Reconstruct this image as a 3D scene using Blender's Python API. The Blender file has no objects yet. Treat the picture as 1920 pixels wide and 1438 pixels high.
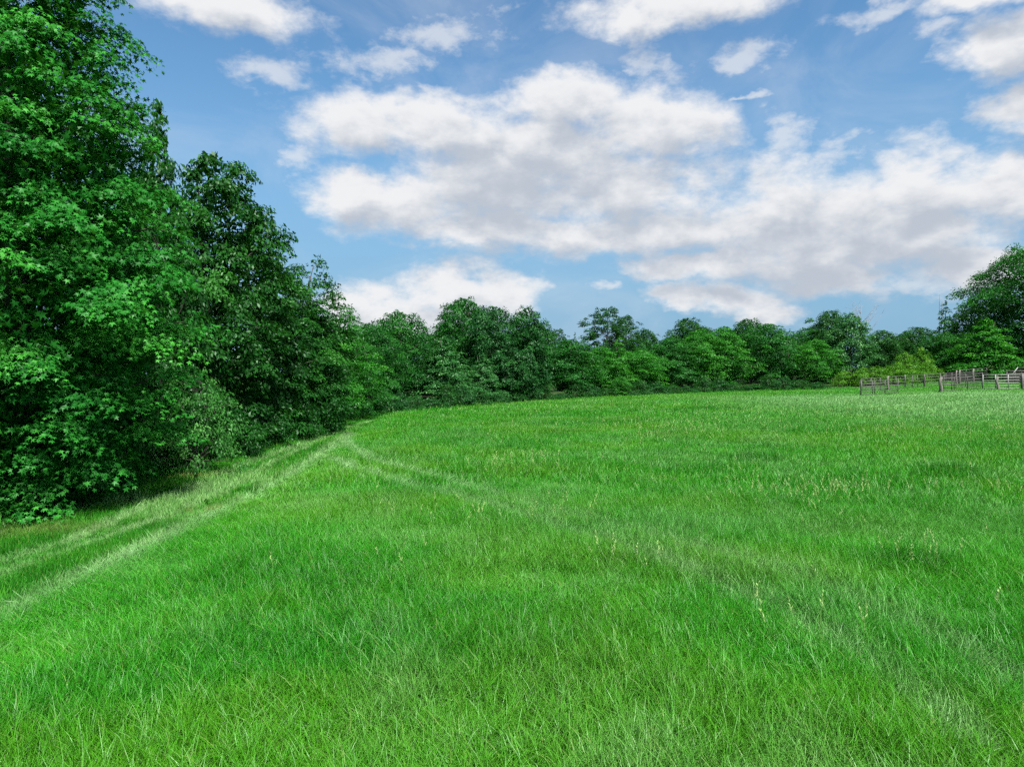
import bpy, math, random
import numpy as np
from mathutils import Vector, Matrix

R = math.radians
rng = np.random.default_rng(11)
random.seed(11)
scene = bpy.context.scene
COL = scene.collection

# ------------------------------------------------------------------ camera
F_PX = 1281.0                      # focal length in pixels of the 1920 px wide photograph
CAM_H = 2.5
PITCH = R(0.85)
cam_d = bpy.data.cameras.new('camera')
cam_d.sensor_width = 36.0
cam_d.lens = F_PX / 1920 * 36.0
cam_d.clip_start = 0.05
cam_d.clip_end = 6000
cam = bpy.data.objects.new('camera', cam_d)
cam.location = (0, 0, CAM_H)
cam.rotation_euler = (R(90) - PITCH, 0, 0)
COL.objects.link(cam)
scene.camera = cam

# ------------------------------------------------------------------ render / exposure
scene.render.engine = 'CYCLES'
scene.view_settings.view_transform = 'Standard'
scene.view_settings.look = 'None'
scene.view_settings.gamma = 1
scene.view_settings.exposure = 1.48
scene.view_settings.use_curve_mapping = False
cy = scene.cycles
cy.use_denoising = False
cy.denoiser = 'OPENIMAGEDENOISE'
cy.denoising_input_passes = 'RGB_ALBEDO_NORMAL'
cy.denoising_prefilter = 'ACCURATE'
cy.max_bounces = 4
cy.diffuse_bounces = 2
cy.glossy_bounces = 1
cy.transmission_bounces = 3
cy.use_adaptive_sampling = True
cy.adaptive_threshold = 0.03
cy.transparent_max_bounces = 4
cy.sample_clamp_indirect = 4.0
cy.sample_clamp_direct = 6.0
cy.caustics_reflective = False
cy.caustics_refractive = False

# ------------------------------------------------------------------ sun
SUN_AZ = R(152)        # compass direction the light comes from, clockwise from +y (behind the camera, a little right)
SUN_EL = R(57)
sun_d = bpy.data.lights.new('sun', 'SUN')
sun_d.energy = 5.0
sun_d.angle = R(6)
sun_d.color = (1.0, 0.96, 0.90)
sun = bpy.data.objects.new('sun', sun_d)
to_sun = Vector((math.sin(SUN_AZ) * math.cos(SUN_EL), math.cos(SUN_AZ) * math.cos(SUN_EL), math.sin(SUN_EL)))
sun.rotation_euler = to_sun.to_track_quat('Z', 'Y').to_euler()
sun.location = to_sun * 60
COL.objects.link(sun)


# ------------------------------------------------------------------ pixel helpers
def pix_dir(x, y):
    """world direction through pixel (x, y) of the 1920 x 1438 photograph"""
    a, b = (x - 960) / F_PX, (719 - y) / F_PX
    c, s = math.cos(PITCH), math.sin(PITCH)
    return np.array([a, c + b * s, -s + b * c])


def ground_z(X, Y):
    X = np.asarray(X, float); Y = np.asarray(Y, float)
    z = 0.0155 * X
    z = z + 0.00088 * np.clip(X - 25, 0, 60) * np.clip(Y - 50, 0, 60)
    z = z + 0.05 * np.sin(X * 0.23 + 1.3) * np.sin(Y * 0.17 + 0.4)
    r = np.hypot(X, Y)
    z = z * np.clip(1.6 - r / 260.0, 0.15, 1.0)
    return z


def gpt(x, y):
    """ground point seen at a pixel"""
    d = pix_dir(x, y)
    lo, hi = 1.0, 400.0
    for _ in range(50):
        m = 0.5 * (lo + hi)
        p = d * m
        if CAM_H + p[2] > float(ground_z(p[0], p[1])):
            lo = m
        else:
            hi = m
    p = d * lo
    return np.array([p[0], p[1]])


def at_dist(x, D):
    """ground point in the direction of column x at depth D"""
    X = (x - 960) / F_PX * D
    return X, D, float(ground_z(X, D))


# ------------------------------------------------------------------ sky with clouds
world = bpy.data.worlds.new('World')
scene.world = world
world.use_nodes = True
NT = world.node_tree
for n in list(NT.nodes):
    NT.nodes.remove(n)


def az_el(x, y):
    d = pix_dir(x, y)
    d = d / np.linalg.norm(d)
    return math.atan2(d[0], d[1]), math.asin(d[2])


def ND(tree, t, **kw):
    n = tree.nodes.new(t)
    for k, v in kw.items():
        setattr(n, k, v)
    return n


def setin(tree, sock, v):
    if isinstance(v, bpy.types.NodeSocket):
        tree.links.new(v, sock)
    else:
        sock.default_value = v


def MATH(tree, op, a, b=None, c=None, clamp=False):
    n = ND(tree, 'ShaderNodeMath', operation=op, use_clamp=clamp)
    setin(tree, n.inputs[0], a)
    if b is not None:
        setin(tree, n.inputs[1], b)
    if c is not None:
        setin(tree, n.inputs[2], c)
    return n.outputs[0]


def VMATH(tree, op, a, b=None, c=None):
    n = ND(tree, 'ShaderNodeVectorMath', operation=op)
    setin(tree, n.inputs[0], a)
    if b is not None:
        setin(tree, n.inputs[1], b)
    if c is not None:
        setin(tree, n.inputs[2], c)
    return n.outputs['Value'] if op in ('LENGTH', 'DOT_PRODUCT') else n.outputs['Vector']


def SMOOTH(tree, v, a, b):
    n = ND(tree, 'ShaderNodeMapRange', interpolation_type='SMOOTHSTEP')
    setin(tree, n.inputs['Value'], v)
    n.inputs['From Min'].default_value = a
    n.inputs['From Max'].default_value = b
    return n.outputs['Result']


def NOISE(tree, vec, scale, detail, rough, dist=0.0):
    n = ND(tree, 'ShaderNodeTexNoise')
    n.inputs['Scale'].default_value = scale
    n.inputs['Detail'].default_value = detail
    n.inputs['Roughness'].default_value = rough
    n.inputs['Distortion'].default_value = dist
    tree.links.new(vec, n.inputs['Vector'])
    return n.outputs['Fac']


def MIX(tree, fac, a, b):
    n = ND(tree, 'ShaderNodeMix', data_type='RGBA')
    setin(tree, n.inputs['Factor'], fac)
    for s, v in ((n.inputs[6], a), (n.inputs[7], b)):
        if isinstance(v, bpy.types.NodeSocket):
            tree.links.new(v, s)
        else:
            s.default_value = (*v, 1)
    return n.outputs[2]


# cumulus banks: centre and radii read off the photograph, stored as sky directions
BANKS = [
    (690, 232, 135, 70), (850, 240, 170, 75), (1075, 195, 130, 75), (1235, 235, 170, 80), (1000, 290, 260, 90),
    (920, 350, 190, 80), (1150, 350, 230, 85), (650, 365, 85, 42), (735, 395, 105, 62), (930, 430, 280, 45),
    (1230, 430, 260, 62), (1450, 375, 105, 95), (1500, 455, 210, 85), (1730, 350, 170, 78), (1880, 350, 170, 75),
    (1700, 440, 230, 80), (1590, 515, 150, 42), (1830, 505, 150, 52),
    (410, 15, 175, 62), (1290, 5, 240, 62), (1830, -10, 160, 40), (1880, 95, 130, 72), (1930, 190, 95, 52),
    (690, 575, 100, 52), (850, 548, 105, 58), (940, 560, 85, 46), (760, 600, 170, 50),
    (1380, 420, 150, 70), (1600, 400, 160, 95), (1120, 450, 260, 48), (1330, 500, 170, 34),
    (1290, 562, 75, 27), (1375, 560, 95, 36), (1440, 590, 75, 27),
]
WISPS = [
    (850, 55, 110, 48), (700, 120, 130, 48), (540, 140, 90, 40), (1210, 125, 62, 52), (1390, 115, 90, 42),
    (570, 300, 55, 32), (1750, 60, 70, 40), (1560, 285, 95, 34), (1465, 255, 60, 62), (1150, 552, 50, 16),
    (930, 475, 85, 22), (820, 170, 50, 22), (1420, 185, 60, 10), (1640, 20, 130, 30), (1740, 540, 170, 40),
]


def field_group():
    g = bpy.data.node_groups.new('cloud_field', 'ShaderNodeTree')
    g.interface.new_socket('Vector', in_out='INPUT', socket_type='NodeSocketVector')
    g.interface.new_socket('Bank', in_out='OUTPUT', socket_type='NodeSocketFloat')
    g.interface.new_socket('Wisp', in_out='OUTPUT', socket_type='NodeSocketFloat')
    gi, go = g.nodes.new('NodeGroupInput'), g.nodes.new('NodeGroupOutput')
    v = gi.outputs[0]
    for k, (lst, soft) in enumerate(((BANKS, 0.28), (WISPS, 0.15))):
        acc = None
        for (x, y, rx, ry) in lst:
            a, e = az_el(x, y)
            a1, _ = az_el(x + rx, y)
            _, e1 = az_el(x, y - ry)
            sa, se = 1 / max(1e-3, abs(a1 - a)), 1 / max(1e-3, abs(e1 - e))
            q = VMATH(g, 'MULTIPLY_ADD', v, (sa, se, 0.0), (-a * sa, -e * se, 0.0))
            L = VMATH(g, 'LENGTH', q)
            acc = L if acc is None else MATH(g, 'SMOOTH_MIN', acc, L, soft)
        g.links.new(acc, go.inputs[k])
    return g


FG = field_group()
tc = ND(NT, 'ShaderNodeTexCoord')
sep = ND(NT, 'ShaderNodeSeparateXYZ')
NT.links.new(tc.outputs['Generated'], sep.inputs[0])
az = MATH(NT, 'ARCTAN2', sep.outputs[0], sep.outputs[1])
el = MATH(NT, 'ARCSINE', sep.outputs[2])
comb = ND(NT, 'ShaderNodeCombineXYZ')
NT.links.new(az, comb.inputs[0]); NT.links.new(el, comb.inputs[1])
AE = comb.outputs[0]
# coordinates for noise: wider than tall, drawn on the true direction so there is no seam behind the camera
P3 = VMATH(NT, 'MULTIPLY', tc.outputs['Generated'], (1.0, 1.0, 1.7))
warp_n = ND(NT, 'ShaderNodeTexNoise')
warp_n.inputs['Scale'].default_value = 7.0
warp_n.inputs['Detail'].default_value = 5.0
warp_n.inputs['Roughness'].default_value = 0.62
NT.links.new(P3, warp_n.inputs['Vector'])
warp = VMATH(NT, 'SUBTRACT', warp_n.outputs['Color'], (0.5, 0.5, 0.5))
AEw = VMATH(NT, 'MULTIPLY_ADD', warp, (0.16, 0.085, 0.0), AE)
billow = NOISE(NT, P3, 15.0, 7.0, 0.58, 0.15)
fine = NOISE(NT, P3, 42.0, 5.0, 0.62, 0.3)
# generic clouds everywhere the photograph does not look
wide = NOISE(NT, P3, 3.1, 4.0, 0.55)
gen = MATH(NT, 'MULTIPLY_ADD', wide, -5.0, 3.55)
outside = MATH(NT, 'MAXIMUM', SMOOTH(NT, MATH(NT, 'ABSOLUTE', az), 0.66, 0.85), SMOOTH(NT, el, 0.50, 0.66))
gen = MATH(NT, 'ADD', gen, MATH(NT, 'MULTIPLY', MATH(NT, 'SUBTRACT', 1.0, outside), 3.0))


def cloud_at(vec):
    n = ND(NT, 'ShaderNodeGroup')
    n.node_tree = FG
    NT.links.new(vec, n.inputs[0])
    bank = MATH(NT, 'SMOOTH_MIN', n.outputs[0], gen, 0.3)
    b = MATH(NT, 'SUBTRACT', 1.0, bank)
    b = MATH(NT, 'MULTIPLY_ADD', MATH(NT, 'SUBTRACT', billow, 0.5), 1.3, b)
    b = MATH(NT, 'MULTIPLY_ADD', MATH(NT, 'SUBTRACT', fine, 0.5), 0.55, b)
    return b, n.outputs[1]


B0, W0 = cloud_at(AEw)
up1 = VMATH(NT, 'ADD', AEw, (-0.012, 0.040, 0.0))
B1, _ = cloud_at(up1)
dens = SMOOTH(NT, B0, -0.28, 0.56)
wv = MATH(NT, 'SUBTRACT', 1.0, W0)
wv = MATH(NT, 'MULTIPLY_ADD', MATH(NT, 'SUBTRACT', billow, 0.5), 2.4, wv)
wv = MATH(NT, 'MULTIPLY_ADD', MATH(NT, 'SUBTRACT', fine, 0.5), 1.3, wv)
wisp = MATH(NT, 'MULTIPLY', SMOOTH(NT, wv, -0.05, 0.95), 0.62)
veil = MATH(NT, 'MULTIPLY', SMOOTH(NT, NOISE(NT, P3, 5.0, 5.0, 0.6, 0.6), 0.40, 0.80), 0.22)
cover = MATH(NT, 'MAXIMUM', MATH(NT, 'MAXIMUM', dens, wisp), veil)
sh = MATH(NT, 'MULTIPLY_ADD', MATH(NT, 'SUBTRACT', fine, 0.5), -0.6, B1)
PU = VMATH(NT, 'ADD', P3, (-0.010, 0.0, 0.030))
relief = MATH(NT, 'SUBTRACT', billow, NOISE(NT, PU, 15.0, 4.0, 0.58, 0.15))
sh = MATH(NT, 'MULTIPLY_ADD', relief, -2.0, sh)
shade = SMOOTH(NT, sh, -0.20, 1.02)
cover_col = MIX(NT, shade, (5.05, 5.10, 5.20), (2.95, 3.25, 3.72))

sky = ND(NT, 'ShaderNodeTexSky')
sky.sky_type = 'NISHITA'
sky.sun_disc = False
sky.sun_elevation = SUN_EL
sky.sun_rotation = SUN_AZ
sky.altitude = 100
sky.air_density = 1.0
sky.dust_density = 0.3
sky.ozone_density = 1.0
# grey-blue distant air low over the woods
low = MATH(NT, 'MULTIPLY', MATH(NT, 'SUBTRACT', 1.0, SMOOTH(NT, el, 0.02, 0.48)), 0.94)
blue = VMATH(NT, 'MULTIPLY', sky.outputs[0], (0.60, 0.88, 0.98))
air = MIX(NT, low, blue, (1.42, 2.55, 3.72))
final = MIX(NT, cover, air, cover_col)
bg = ND(NT, 'ShaderNodeBackground')
bg.inputs['Strength'].default_value = 0.062
NT.links.new(final, bg.inputs['Color'])
wo = ND(NT, 'ShaderNodeOutputWorld')
NT.links.new(bg.outputs[0], wo.inputs['Surface'])
world.cycles.sampling_method = 'MANUAL'
world.cycles.sample_map_resolution = 512

# ------------------------------------------------------------------ numpy noise
_perm = rng.random((256, 256))


def vnoise(x, y):
    x = np.asarray(x, float); y = np.asarray(y, float)
    xi = np.floor(x).astype(int); yi = np.floor(y).astype(int)
    fx = x - xi; fy = y - yi
    fx = fx * fx * (3 - 2 * fx); fy = fy * fy * (3 - 2 * fy)
    a = _perm[xi & 255, yi & 255]; b = _perm[(xi + 1) & 255, yi & 255]
    c = _perm[xi & 255, (yi + 1) & 255]; d = _perm[(xi + 1) & 255, (yi + 1) & 255]
    return (a * (1 - fx) + b * fx) * (1 - fy) + (c * (1 - fx) + d * fx) * fy


def fbm(x, y, o=3):
    s, a, t = 0, 1.0, 0
    for k in range(o):
        s = s + a * vnoise(x * 2 ** k + 17.3 * k, y * 2 ** k + 9.1 * k); t += a; a *= 0.5
    return s / t


def norm(a):
    return a / (np.linalg.norm(a, axis=-1, keepdims=True) + 1e-9)


def dist_poly(X, Y, pts):
    """distance and signed side of points to a polyline"""
    best = np.full(X.shape, 1e9)
    for (ax, ay), (bx, by) in zip(pts[:-1], pts[1:]):
        dx, dy = bx - ax, by - ay
        t = np.clip(((X - ax) * dx + (Y - ay) * dy) / (dx * dx + dy * dy + 1e-9), 0, 1)
        best = np.minimum(best, np.hypot(X - ax - t * dx, Y - ay - t * dy))
    return best


def inside(X, Y, poly):
    c = np.zeros(X.shape, bool)
    n = len(poly)
    for i in range(n):
        x1, y1 = poly[i]; x2, y2 = poly[(i + 1) % n]
        cond = ((y1 > Y) != (y2 > Y))
        with np.errstate(divide='ignore', invalid='ignore'):
            xin = (x2 - x1) * (Y - y1) / (y2 - y1 + 1e-12) + x1
        c ^= cond & (X < xin)
    return c


# ------------------------------------------------------------------ object helpers
def tag(o, label=None, cat=None, group=None, kind=None):
    if label: o['label'] = label
    if cat: o['category'] = cat
    if group: o['group'] = group
    if kind: o['kind'] = kind
    return o


def mesh_np(name, V, faces4=None, faces3=None, attrs=None, smooth=False):
    me = bpy.data.meshes.new(name)
    V = np.asarray(V, np.float32)
    me.vertices.add(len(V))
    me.vertices.foreach_set('co', V.ravel())
    nq = 0 if faces4 is None else len(faces4)
    nt = 0 if faces3 is None else len(faces3)
    loops = []
    if nq: loops.append(np.asarray(faces4, np.int32).ravel())
    if nt: loops.append(np.asarray(faces3, np.int32).ravel())
    L = np.concatenate(loops)
    me.loops.add(len(L))
    me.loops.foreach_set('vertex_index', L)
    me.polygons.add(nq + nt)
    st = np.concatenate([np.arange(nq) * 4, nq * 4 + np.arange(nt) * 3]).astype(np.int32)
    me.polygons.foreach_set('loop_start', st)
    if smooth:
        me.polygons.foreach_set('use_smooth', np.ones(nq + nt, bool))
    me.update(calc_edges=True)
    for k, (dom, arr) in (attrs or {}).items():
        a = me.attributes.new(k, 'FLOAT', dom)
        a.data.foreach_set('value', np.asarray(arr, np.float32))
    return me


def mobj(name, me, mat=None, parent=None, loc=None):
    o = bpy.data.objects.new(name, me)
    COL.objects.link(o)
    if mat and not me.materials:
        me.materials.append(mat)
    if parent: o.parent = parent
    if loc is not None: o.location = loc
    return o


def empty(name, loc=(0, 0, 0), rz=0.0):
    o = bpy.data.objects.new(name, None)
    o.empty_display_size = 0.3
    COL.objects.link(o)
    o.location = loc
    o.rotation_euler = (0, 0, rz)
    return o


class Tubes:
    """collects tapered tubes into one mesh"""
    def __init__(self):
        self.V, self.Q, self.n = [], [], 0

    def add(self, pts, rad, sides=6):
        pts = np.asarray(pts, float); m = len(pts)
        rad = np.broadcast_to(np.asarray(rad, float), (m,))
        T = np.gradient(pts, axis=0)
        T /= np.linalg.norm(T, axis=1)[:, None] + 1e-9
        ref = np.array([0, 0, 1.0]) if abs(T[0][2]) < 0.9 else np.array([1.0, 0, 0])
        A = np.cross(T, ref); A /= np.linalg.norm(A, axis=1)[:, None] + 1e-9
        B = np.cross(T, A)
        ang = np.arange(sides) / sides * 2 * math.pi
        ring = (pts[:, None, :] + rad[:, None, None] * (np.cos(ang)[None, :, None] * A[:, None, :] + np.sin(ang)[None, :, None] * B[:, None, :]))
        self.V.append(ring.reshape(-1, 3))
        i = np.arange(m - 1)[:, None] * sides; j = np.arange(sides)[None, :]
        k = (j + 1) % sides
        q = np.stack([i + j, i + k, i + sides + k, i + sides + j], -1).reshape(-1, 4) + self.n
        self.Q.append(q)
        # caps
        c0 = self.n + m * sides
        self.V.append(np.array([pts[0], pts[-1]]))
        cap = []
        for a in range(sides):
            b = (a + 1) % sides
            cap.append((c0, self.n + b, self.n + a, c0))
            cap.append((c0 + 1, self.n + (m - 1) * sides + a, self.n + (m - 1) * sides + b, c0 + 1))
        self.caps = getattr(self, 'caps', []) + [c[:3] for c in cap]
        self.n = c0 + 2
        return self

    def mesh(self, name, smooth=True):
        return mesh_np(name, np.concatenate(self.V), np.concatenate(self.Q), np.array(self.caps), smooth=smooth)


# ------------------------------------------------------------------ materials
def new_mat(name):
    m = bpy.data.materials.new(name)
    m.use_nodes = True
    t = m.node_tree
    for n in list(t.nodes):
        t.nodes.remove(n)
    out = ND(t, 'ShaderNodeOutputMaterial')
    return m, t, out


def ramp(t, fac, stops):
    n = ND(t, 'ShaderNodeValToRGB')
    e = n.color_ramp.elements
    while len(e) < len(stops):
        e.new(0.5)
    for k, (p, c) in enumerate(stops):
        e[k].position = p
        e[k].color = (*c, 1)
    setin(t, n.inputs[0], fac)
    return n.outputs[0]


LEAF_K = 0.76          # overall reflectance of leaves and blades


def leaf_shader(t, col, trans=0.35, gloss=0.10, rough=0.45, tcol=None):
    col = VMATH(t, 'MULTIPLY', col, (LEAF_K, LEAF_K, LEAF_K))
    tcol = tuple(c * LEAF_K for c in (tcol or (0.06, 0.24, 0.008)))
    d = ND(t, 'ShaderNodeBsdfDiffuse'); t.links.new(col, d.inputs['Color'])
    tr = ND(t, 'ShaderNodeBsdfTranslucent')
    tm = MIX(t, 0.45, col, tcol)
    t.links.new(tm, tr.inputs['Color'])
    mx = ND(t, 'ShaderNodeMixShader'); mx.inputs[0].default_value = trans
    t.links.new(d.outputs[0], mx.inputs[1]); t.links.new(tr.outputs[0], mx.inputs[2])
    g = ND(t, 'ShaderNodeBsdfGlossy'); g.inputs['Roughness'].default_value = rough
    g.inputs['Color'].default_value = (0.75, 1.0, 0.78, 1)
    m2 = ND(t, 'ShaderNodeMixShader')
    m2.inputs[0].default_value = gloss * 0.13
    t.links.new(mx.outputs[0], m2.inputs[1]); t.links.new(g.outputs[0], m2.inputs[2])
    return m2.outputs[0]


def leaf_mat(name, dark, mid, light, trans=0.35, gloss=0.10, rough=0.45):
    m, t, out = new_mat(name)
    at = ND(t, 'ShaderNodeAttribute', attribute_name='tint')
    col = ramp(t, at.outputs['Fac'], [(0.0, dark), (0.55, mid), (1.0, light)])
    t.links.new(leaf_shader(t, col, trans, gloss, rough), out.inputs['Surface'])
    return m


def bark_mat(name, a, b, scale=9):
    m, t, out = new_mat(name)
    c = ND(t, 'ShaderNodeTexCoord')
    v = VMATH(t, 'MULTIPLY', c.outputs['Object'], (1, 1, 0.2))
    n = NOISE(t, v, scale, 6, 0.65, 0.3)
    col = ramp(t, n, [(0.3, a), (0.7, b)])
    p = ND(t, 'ShaderNodeBsdfPrincipled')
    t.links.new(col, p.inputs['Base Color']); p.inputs['Roughness'].default_value = 0.95
    bp = ND(t, 'ShaderNodeBump'); bp.inputs['Strength'].default_value = 0.7; bp.inputs['Distance'].default_value = 0.03
    t.links.new(n, bp.inputs['Height']); t.links.new(bp.outputs[0], p.inputs['Normal'])
    t.links.new(p.outputs[0], out.inputs['Surface'])
    return m


M_GUM = leaf_mat('sweetgum_leaf', (0.0101, 0.1079, 0.0127), (0.0231, 0.1902, 0.0204), (0.0541, 0.2982, 0.0318), 0.30, 0.07, 0.45)
M_OAK = leaf_mat('oak_leaf', (0.0048, 0.0454, 0.0061), (0.0106, 0.0794, 0.0089), (0.0239, 0.1324, 0.0131), 0.28, 0.10)
M_DARK = leaf_mat('evergreen_leaf', (0.0049, 0.0419, 0.0086), (0.0110, 0.0769, 0.0135), (0.0257, 0.1353, 0.0227), 0.20, 0.10)
M_MID = leaf_mat('broad_leaf', (0.0060, 0.0632, 0.0084), (0.0132, 0.1110, 0.0121), (0.0312, 0.1835, 0.0180), 0.33, 0.09)
M_LIGHT = leaf_mat('young_leaf', (0.0125, 0.1160, 0.0088), (0.0263, 0.1874, 0.0121), (0.0594, 0.2766, 0.0199), 0.38, 0.09)
M_PALE = leaf_mat('pale_leaf', (0.0135, 0.0873, 0.0184), (0.0306, 0.1440, 0.0297), (0.0643, 0.2182, 0.0486), 0.30, 0.13)
M_YEL = leaf_mat('yellow_green_leaf', (0.036, 0.145, 0.010), (0.080, 0.250, 0.014), (0.140, 0.340, 0.022), 0.35, 0.08)
M_FEATHER = leaf_mat('feathery_leaf', (0.022, 0.115, 0.020), (0.048, 0.205, 0.034), (0.095, 0.290, 0.062), 0.35, 0.08)
M_PINE = leaf_mat('pine_needle', (0.0061, 0.0407, 0.0072), (0.0122, 0.0679, 0.0108), (0.0231, 0.1018, 0.0156), 0.12, 0.06)
M_BARK = bark_mat('bark', (0.018, 0.015, 0.012), (0.060, 0.052, 0.043))
M_BARKP = bark_mat('pale_bark', (0.10, 0.085, 0.070), (0.24, 0.21, 0.18))

# ------------------------------------------------------------------ where the meadow, the mown track and the wood lie
EDGE_PX = [(-500, 1060), (-200, 1010), (0, 975), (100, 955), (250, 905), (370, 866), (480, 835), (600, 806), (640, 793), (700, 781),
           (780, 772), (900, 763), (1000, 754), (1150, 746), (1300, 739), (1400, 735), (1500, 732), (1600, 729)]
EDGE = [gpt(*p) for p in EDGE_PX]
FIELD_POLY = [tuple(p) for p in EDGE] + [(60, 92), (110, 88), (150, 60), (150, -30), (-30, -30), (-30, 2)]
BOUND_PX = [(-500, 1390), (-200, 1240), (0, 1158), (110, 1105), (230, 1048), (330, 1000), (430, 955), (520, 905), (580, 868), (625, 838), (668, 812), (710, 797), (728, 789), (715, 781)]
BOUND = [gpt(*p) for p in BOUND_PX]                      # edge between the mown track and the standing grass
MOWN_POLY = [tuple(p) for p in EDGE[:10]] + [tuple(p) for p in BOUND[::-1]]
RUTS = [[gpt(*p) for p in L] for L in (
    [(-100, 1120), (150, 1030), (280, 985), (390, 938), (470, 895), (540, 858), (610, 825), (660, 803), (700, 790)],
    [(0, 1060), (130, 1020), (250, 965), (370, 915), (470, 872), (560, 838), (640, 808)],
)]
PALE_BAND = [gpt(*p) for p in [(-300, 1280), (0, 1158), (110, 1105), (230, 1048), (330, 1000), (430, 955), (520, 905), (580, 868), (625, 838), (655, 818)]]
TRACKS = [[gpt(*p) for p in L] for L in (
    [(648, 822), (655, 838), (703, 869), (766, 886), (844, 908), (922, 938), (987, 958), (1062, 980), (1180, 1010), (1300, 1042), (1450, 1088), (1600, 1145), (1750, 1215), (1920, 1310)],
    [(622, 863), (672, 886), (750, 911), (812, 928), (900, 955), (1000, 986), (1100, 1018), (1250, 1072), (1400, 1135), (1560, 1215), (1700, 1305), (1820, 1410)],
)]

# ------------------------------------------------------------------ ground
def ground_material(name, c0, c1, c2):
    m, t, out = new_mat(name)
    g = ND(t, 'ShaderNodeNewGeometry')
    n1 = NOISE(t, g.outputs['Position'], 0.35, 6, 0.6)
    n2 = NOISE(t, g.outputs['Position'], 9.0, 5, 0.7)
    c = MIX(t, n1, c0, c1)
    c = MIX(t, MATH(t, 'MULTIPLY', SMOOTH(t, n2, 0.5, 0.75), 0.5), c, c2)
    p = ND(t, 'ShaderNodeBsdfPrincipled')
    t.links.new(c, p.inputs['Base Color']); p.inputs['Roughness'].default_value = 1.0
    p.inputs['Specular IOR Level'].default_value = 0.1
    bp = ND(t, 'ShaderNodeBump'); bp.inputs['Strength'].default_value = 0.8; bp.inputs['Distance'].default_value = 0.05
    t.links.new(n2, bp.inputs['Height']); t.links.new(bp.outputs[0], p.inputs['Normal'])
    t.links.new(p.outputs[0], out.inputs['Surface'])
    return m


def grid_sheet(name, xs, ys, keep=None, dz=0.0):
    X, Y = np.meshgrid(xs, ys)
    V = np.stack([X, Y, ground_z(X, Y) + dz], -1).reshape(-1, 3)
    nx, ny = len(xs), len(ys)
    i, j = np.meshgrid(np.arange(nx - 1), np.arange(ny - 1))
    a = (j * nx + i).ravel()
    Q = np.stack([a, a + 1, a + nx + 1, a + nx], -1)
    if keep is not None:
        cx = V[Q].mean(1)
        Q = Q[keep(cx[:, 0], cx[:, 1])]
        u, inv = np.unique(Q, return_inverse=True)
        V = V[u]; Q = inv.reshape(-1, 4)
    return mesh_np(name, V, Q, smooth=True)


def spaced(lo, hi, core_lo, core_hi, step):
    core = np.arange(core_lo, core_hi + step, step)
    out = core_hi + np.geomspace(step * 2, hi - core_hi, 24)
    inn = core_lo - np.geomspace(step * 2, core_lo - lo, 24)[::-1]
    return np.concatenate([inn, core, out])


GX = spaced(-2500, 2500, -60, 110, 1.0)
GY = spaced(-2500, 3000, -10, 115, 1.0)
mobj('ground', grid_sheet('ground', GX, GY), ground_material('leaf_litter', (0.016, 0.040, 0.010), (0.030, 0.052, 0.014), (0.050, 0.038, 0.022)))['kind'] = 'structure'
mobj('meadow', grid_sheet('meadow', np.arange(-40, 112, 1.0), np.arange(-10, 98, 1.0), keep=lambda x, y: inside(x, y, FIELD_POLY), dz=0.004),
     ground_material('meadow_soil', (0.018, 0.085, 0.010), (0.034, 0.125, 0.016), (0.050, 0.060, 0.022)))['kind'] = 'structure'


def mown_material():
    m, t, out = new_mat('mown_turf')
    g = ND(t, 'ShaderNodeNewGeometry')
    n1 = NOISE(t, g.outputs['Position'], 0.8, 6, 0.65, 0.4)
    n2 = NOISE(t, g.outputs['Position'], 30.0, 4, 0.7)
    c = MIX(t, n2, (0.014, 0.090, 0.008), (0.034, 0.160, 0.014))
    c = MIX(t, MATH(t, 'MULTIPLY', SMOOTH(t, n1, 0.52, 0.74), 0.6), c, (0.090, 0.120, 0.040))
    p = ND(t, 'ShaderNodeBsdfPrincipled')
    t.links.new(c, p.inputs['Base Color']); p.inputs['Roughness'].default_value = 1.0
    p.inputs['Specular IOR Level'].default_value = 0.1
    t.links.new(p.outputs[0], out.inputs['Surface'])
    return m


mobj('mown_path', grid_sheet('mown_path', np.arange(-26, 2, 0.25), np.arange(-2, 50, 0.25),
     keep=lambda x, y: inside(x, y, MOWN_POLY), dz=0.010), mown_material())['kind'] = 'structure'


# ------------------------------------------------------------------ grass
def tuft_mesh(name, r, blades, radius, h, width, segs, bend):
    V, Q, T = [], [], []
    n = 0
    for b in range(blades):
        a = r.random() * 2 * math.pi; rr = radius * math.sqrt(r.random())
        base = np.array([math.cos(a) * rr, math.sin(a) * rr, -0.01])
        az_ = r.random() * 2 * math.pi
        L = h * (0.55 + 0.6 * r.random())
        be = bend * (0.35 + 1.1 * r.random())
        lean0 = 0.25 * r.random()
        o = np.array([math.cos(az_), math.sin(az_), 0]); s = np.array([-math.sin(az_), math.cos(az_), 0])
        tw = r.normal(0, 0.7)
        p = base.copy(); w = width * (0.7 + 0.6 * r.random())
        tint = np.clip(r.normal(0.5, 0.28), 0, 1)
        for k in range(segs + 1):
            f = k / segs
            ww = w * (1 - f ** 2.0) * 0.5 + 0.0004
            sd = s * math.cos(tw) + o * math.sin(tw)
            V += [p - sd * ww, p + sd * ww]
            if k < segs:
                Q.append((n + 2 * k, n + 2 * k + 1, n + 2 * k + 3, n + 2 * k + 2))
                T.append(np.clip(tint + (f - 0.4) * 0.25, 0, 1))
                th = lean0 + be * f
                p = p + (o * math.sin(th) + np.array([0, 0, math.cos(th)])) * (L / segs)
        n += 2 * (segs + 1)
    return mesh_np(name, np.array(V), np.array(Q), attrs={'tint': ('FACE', T)}, smooth=True)


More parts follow.
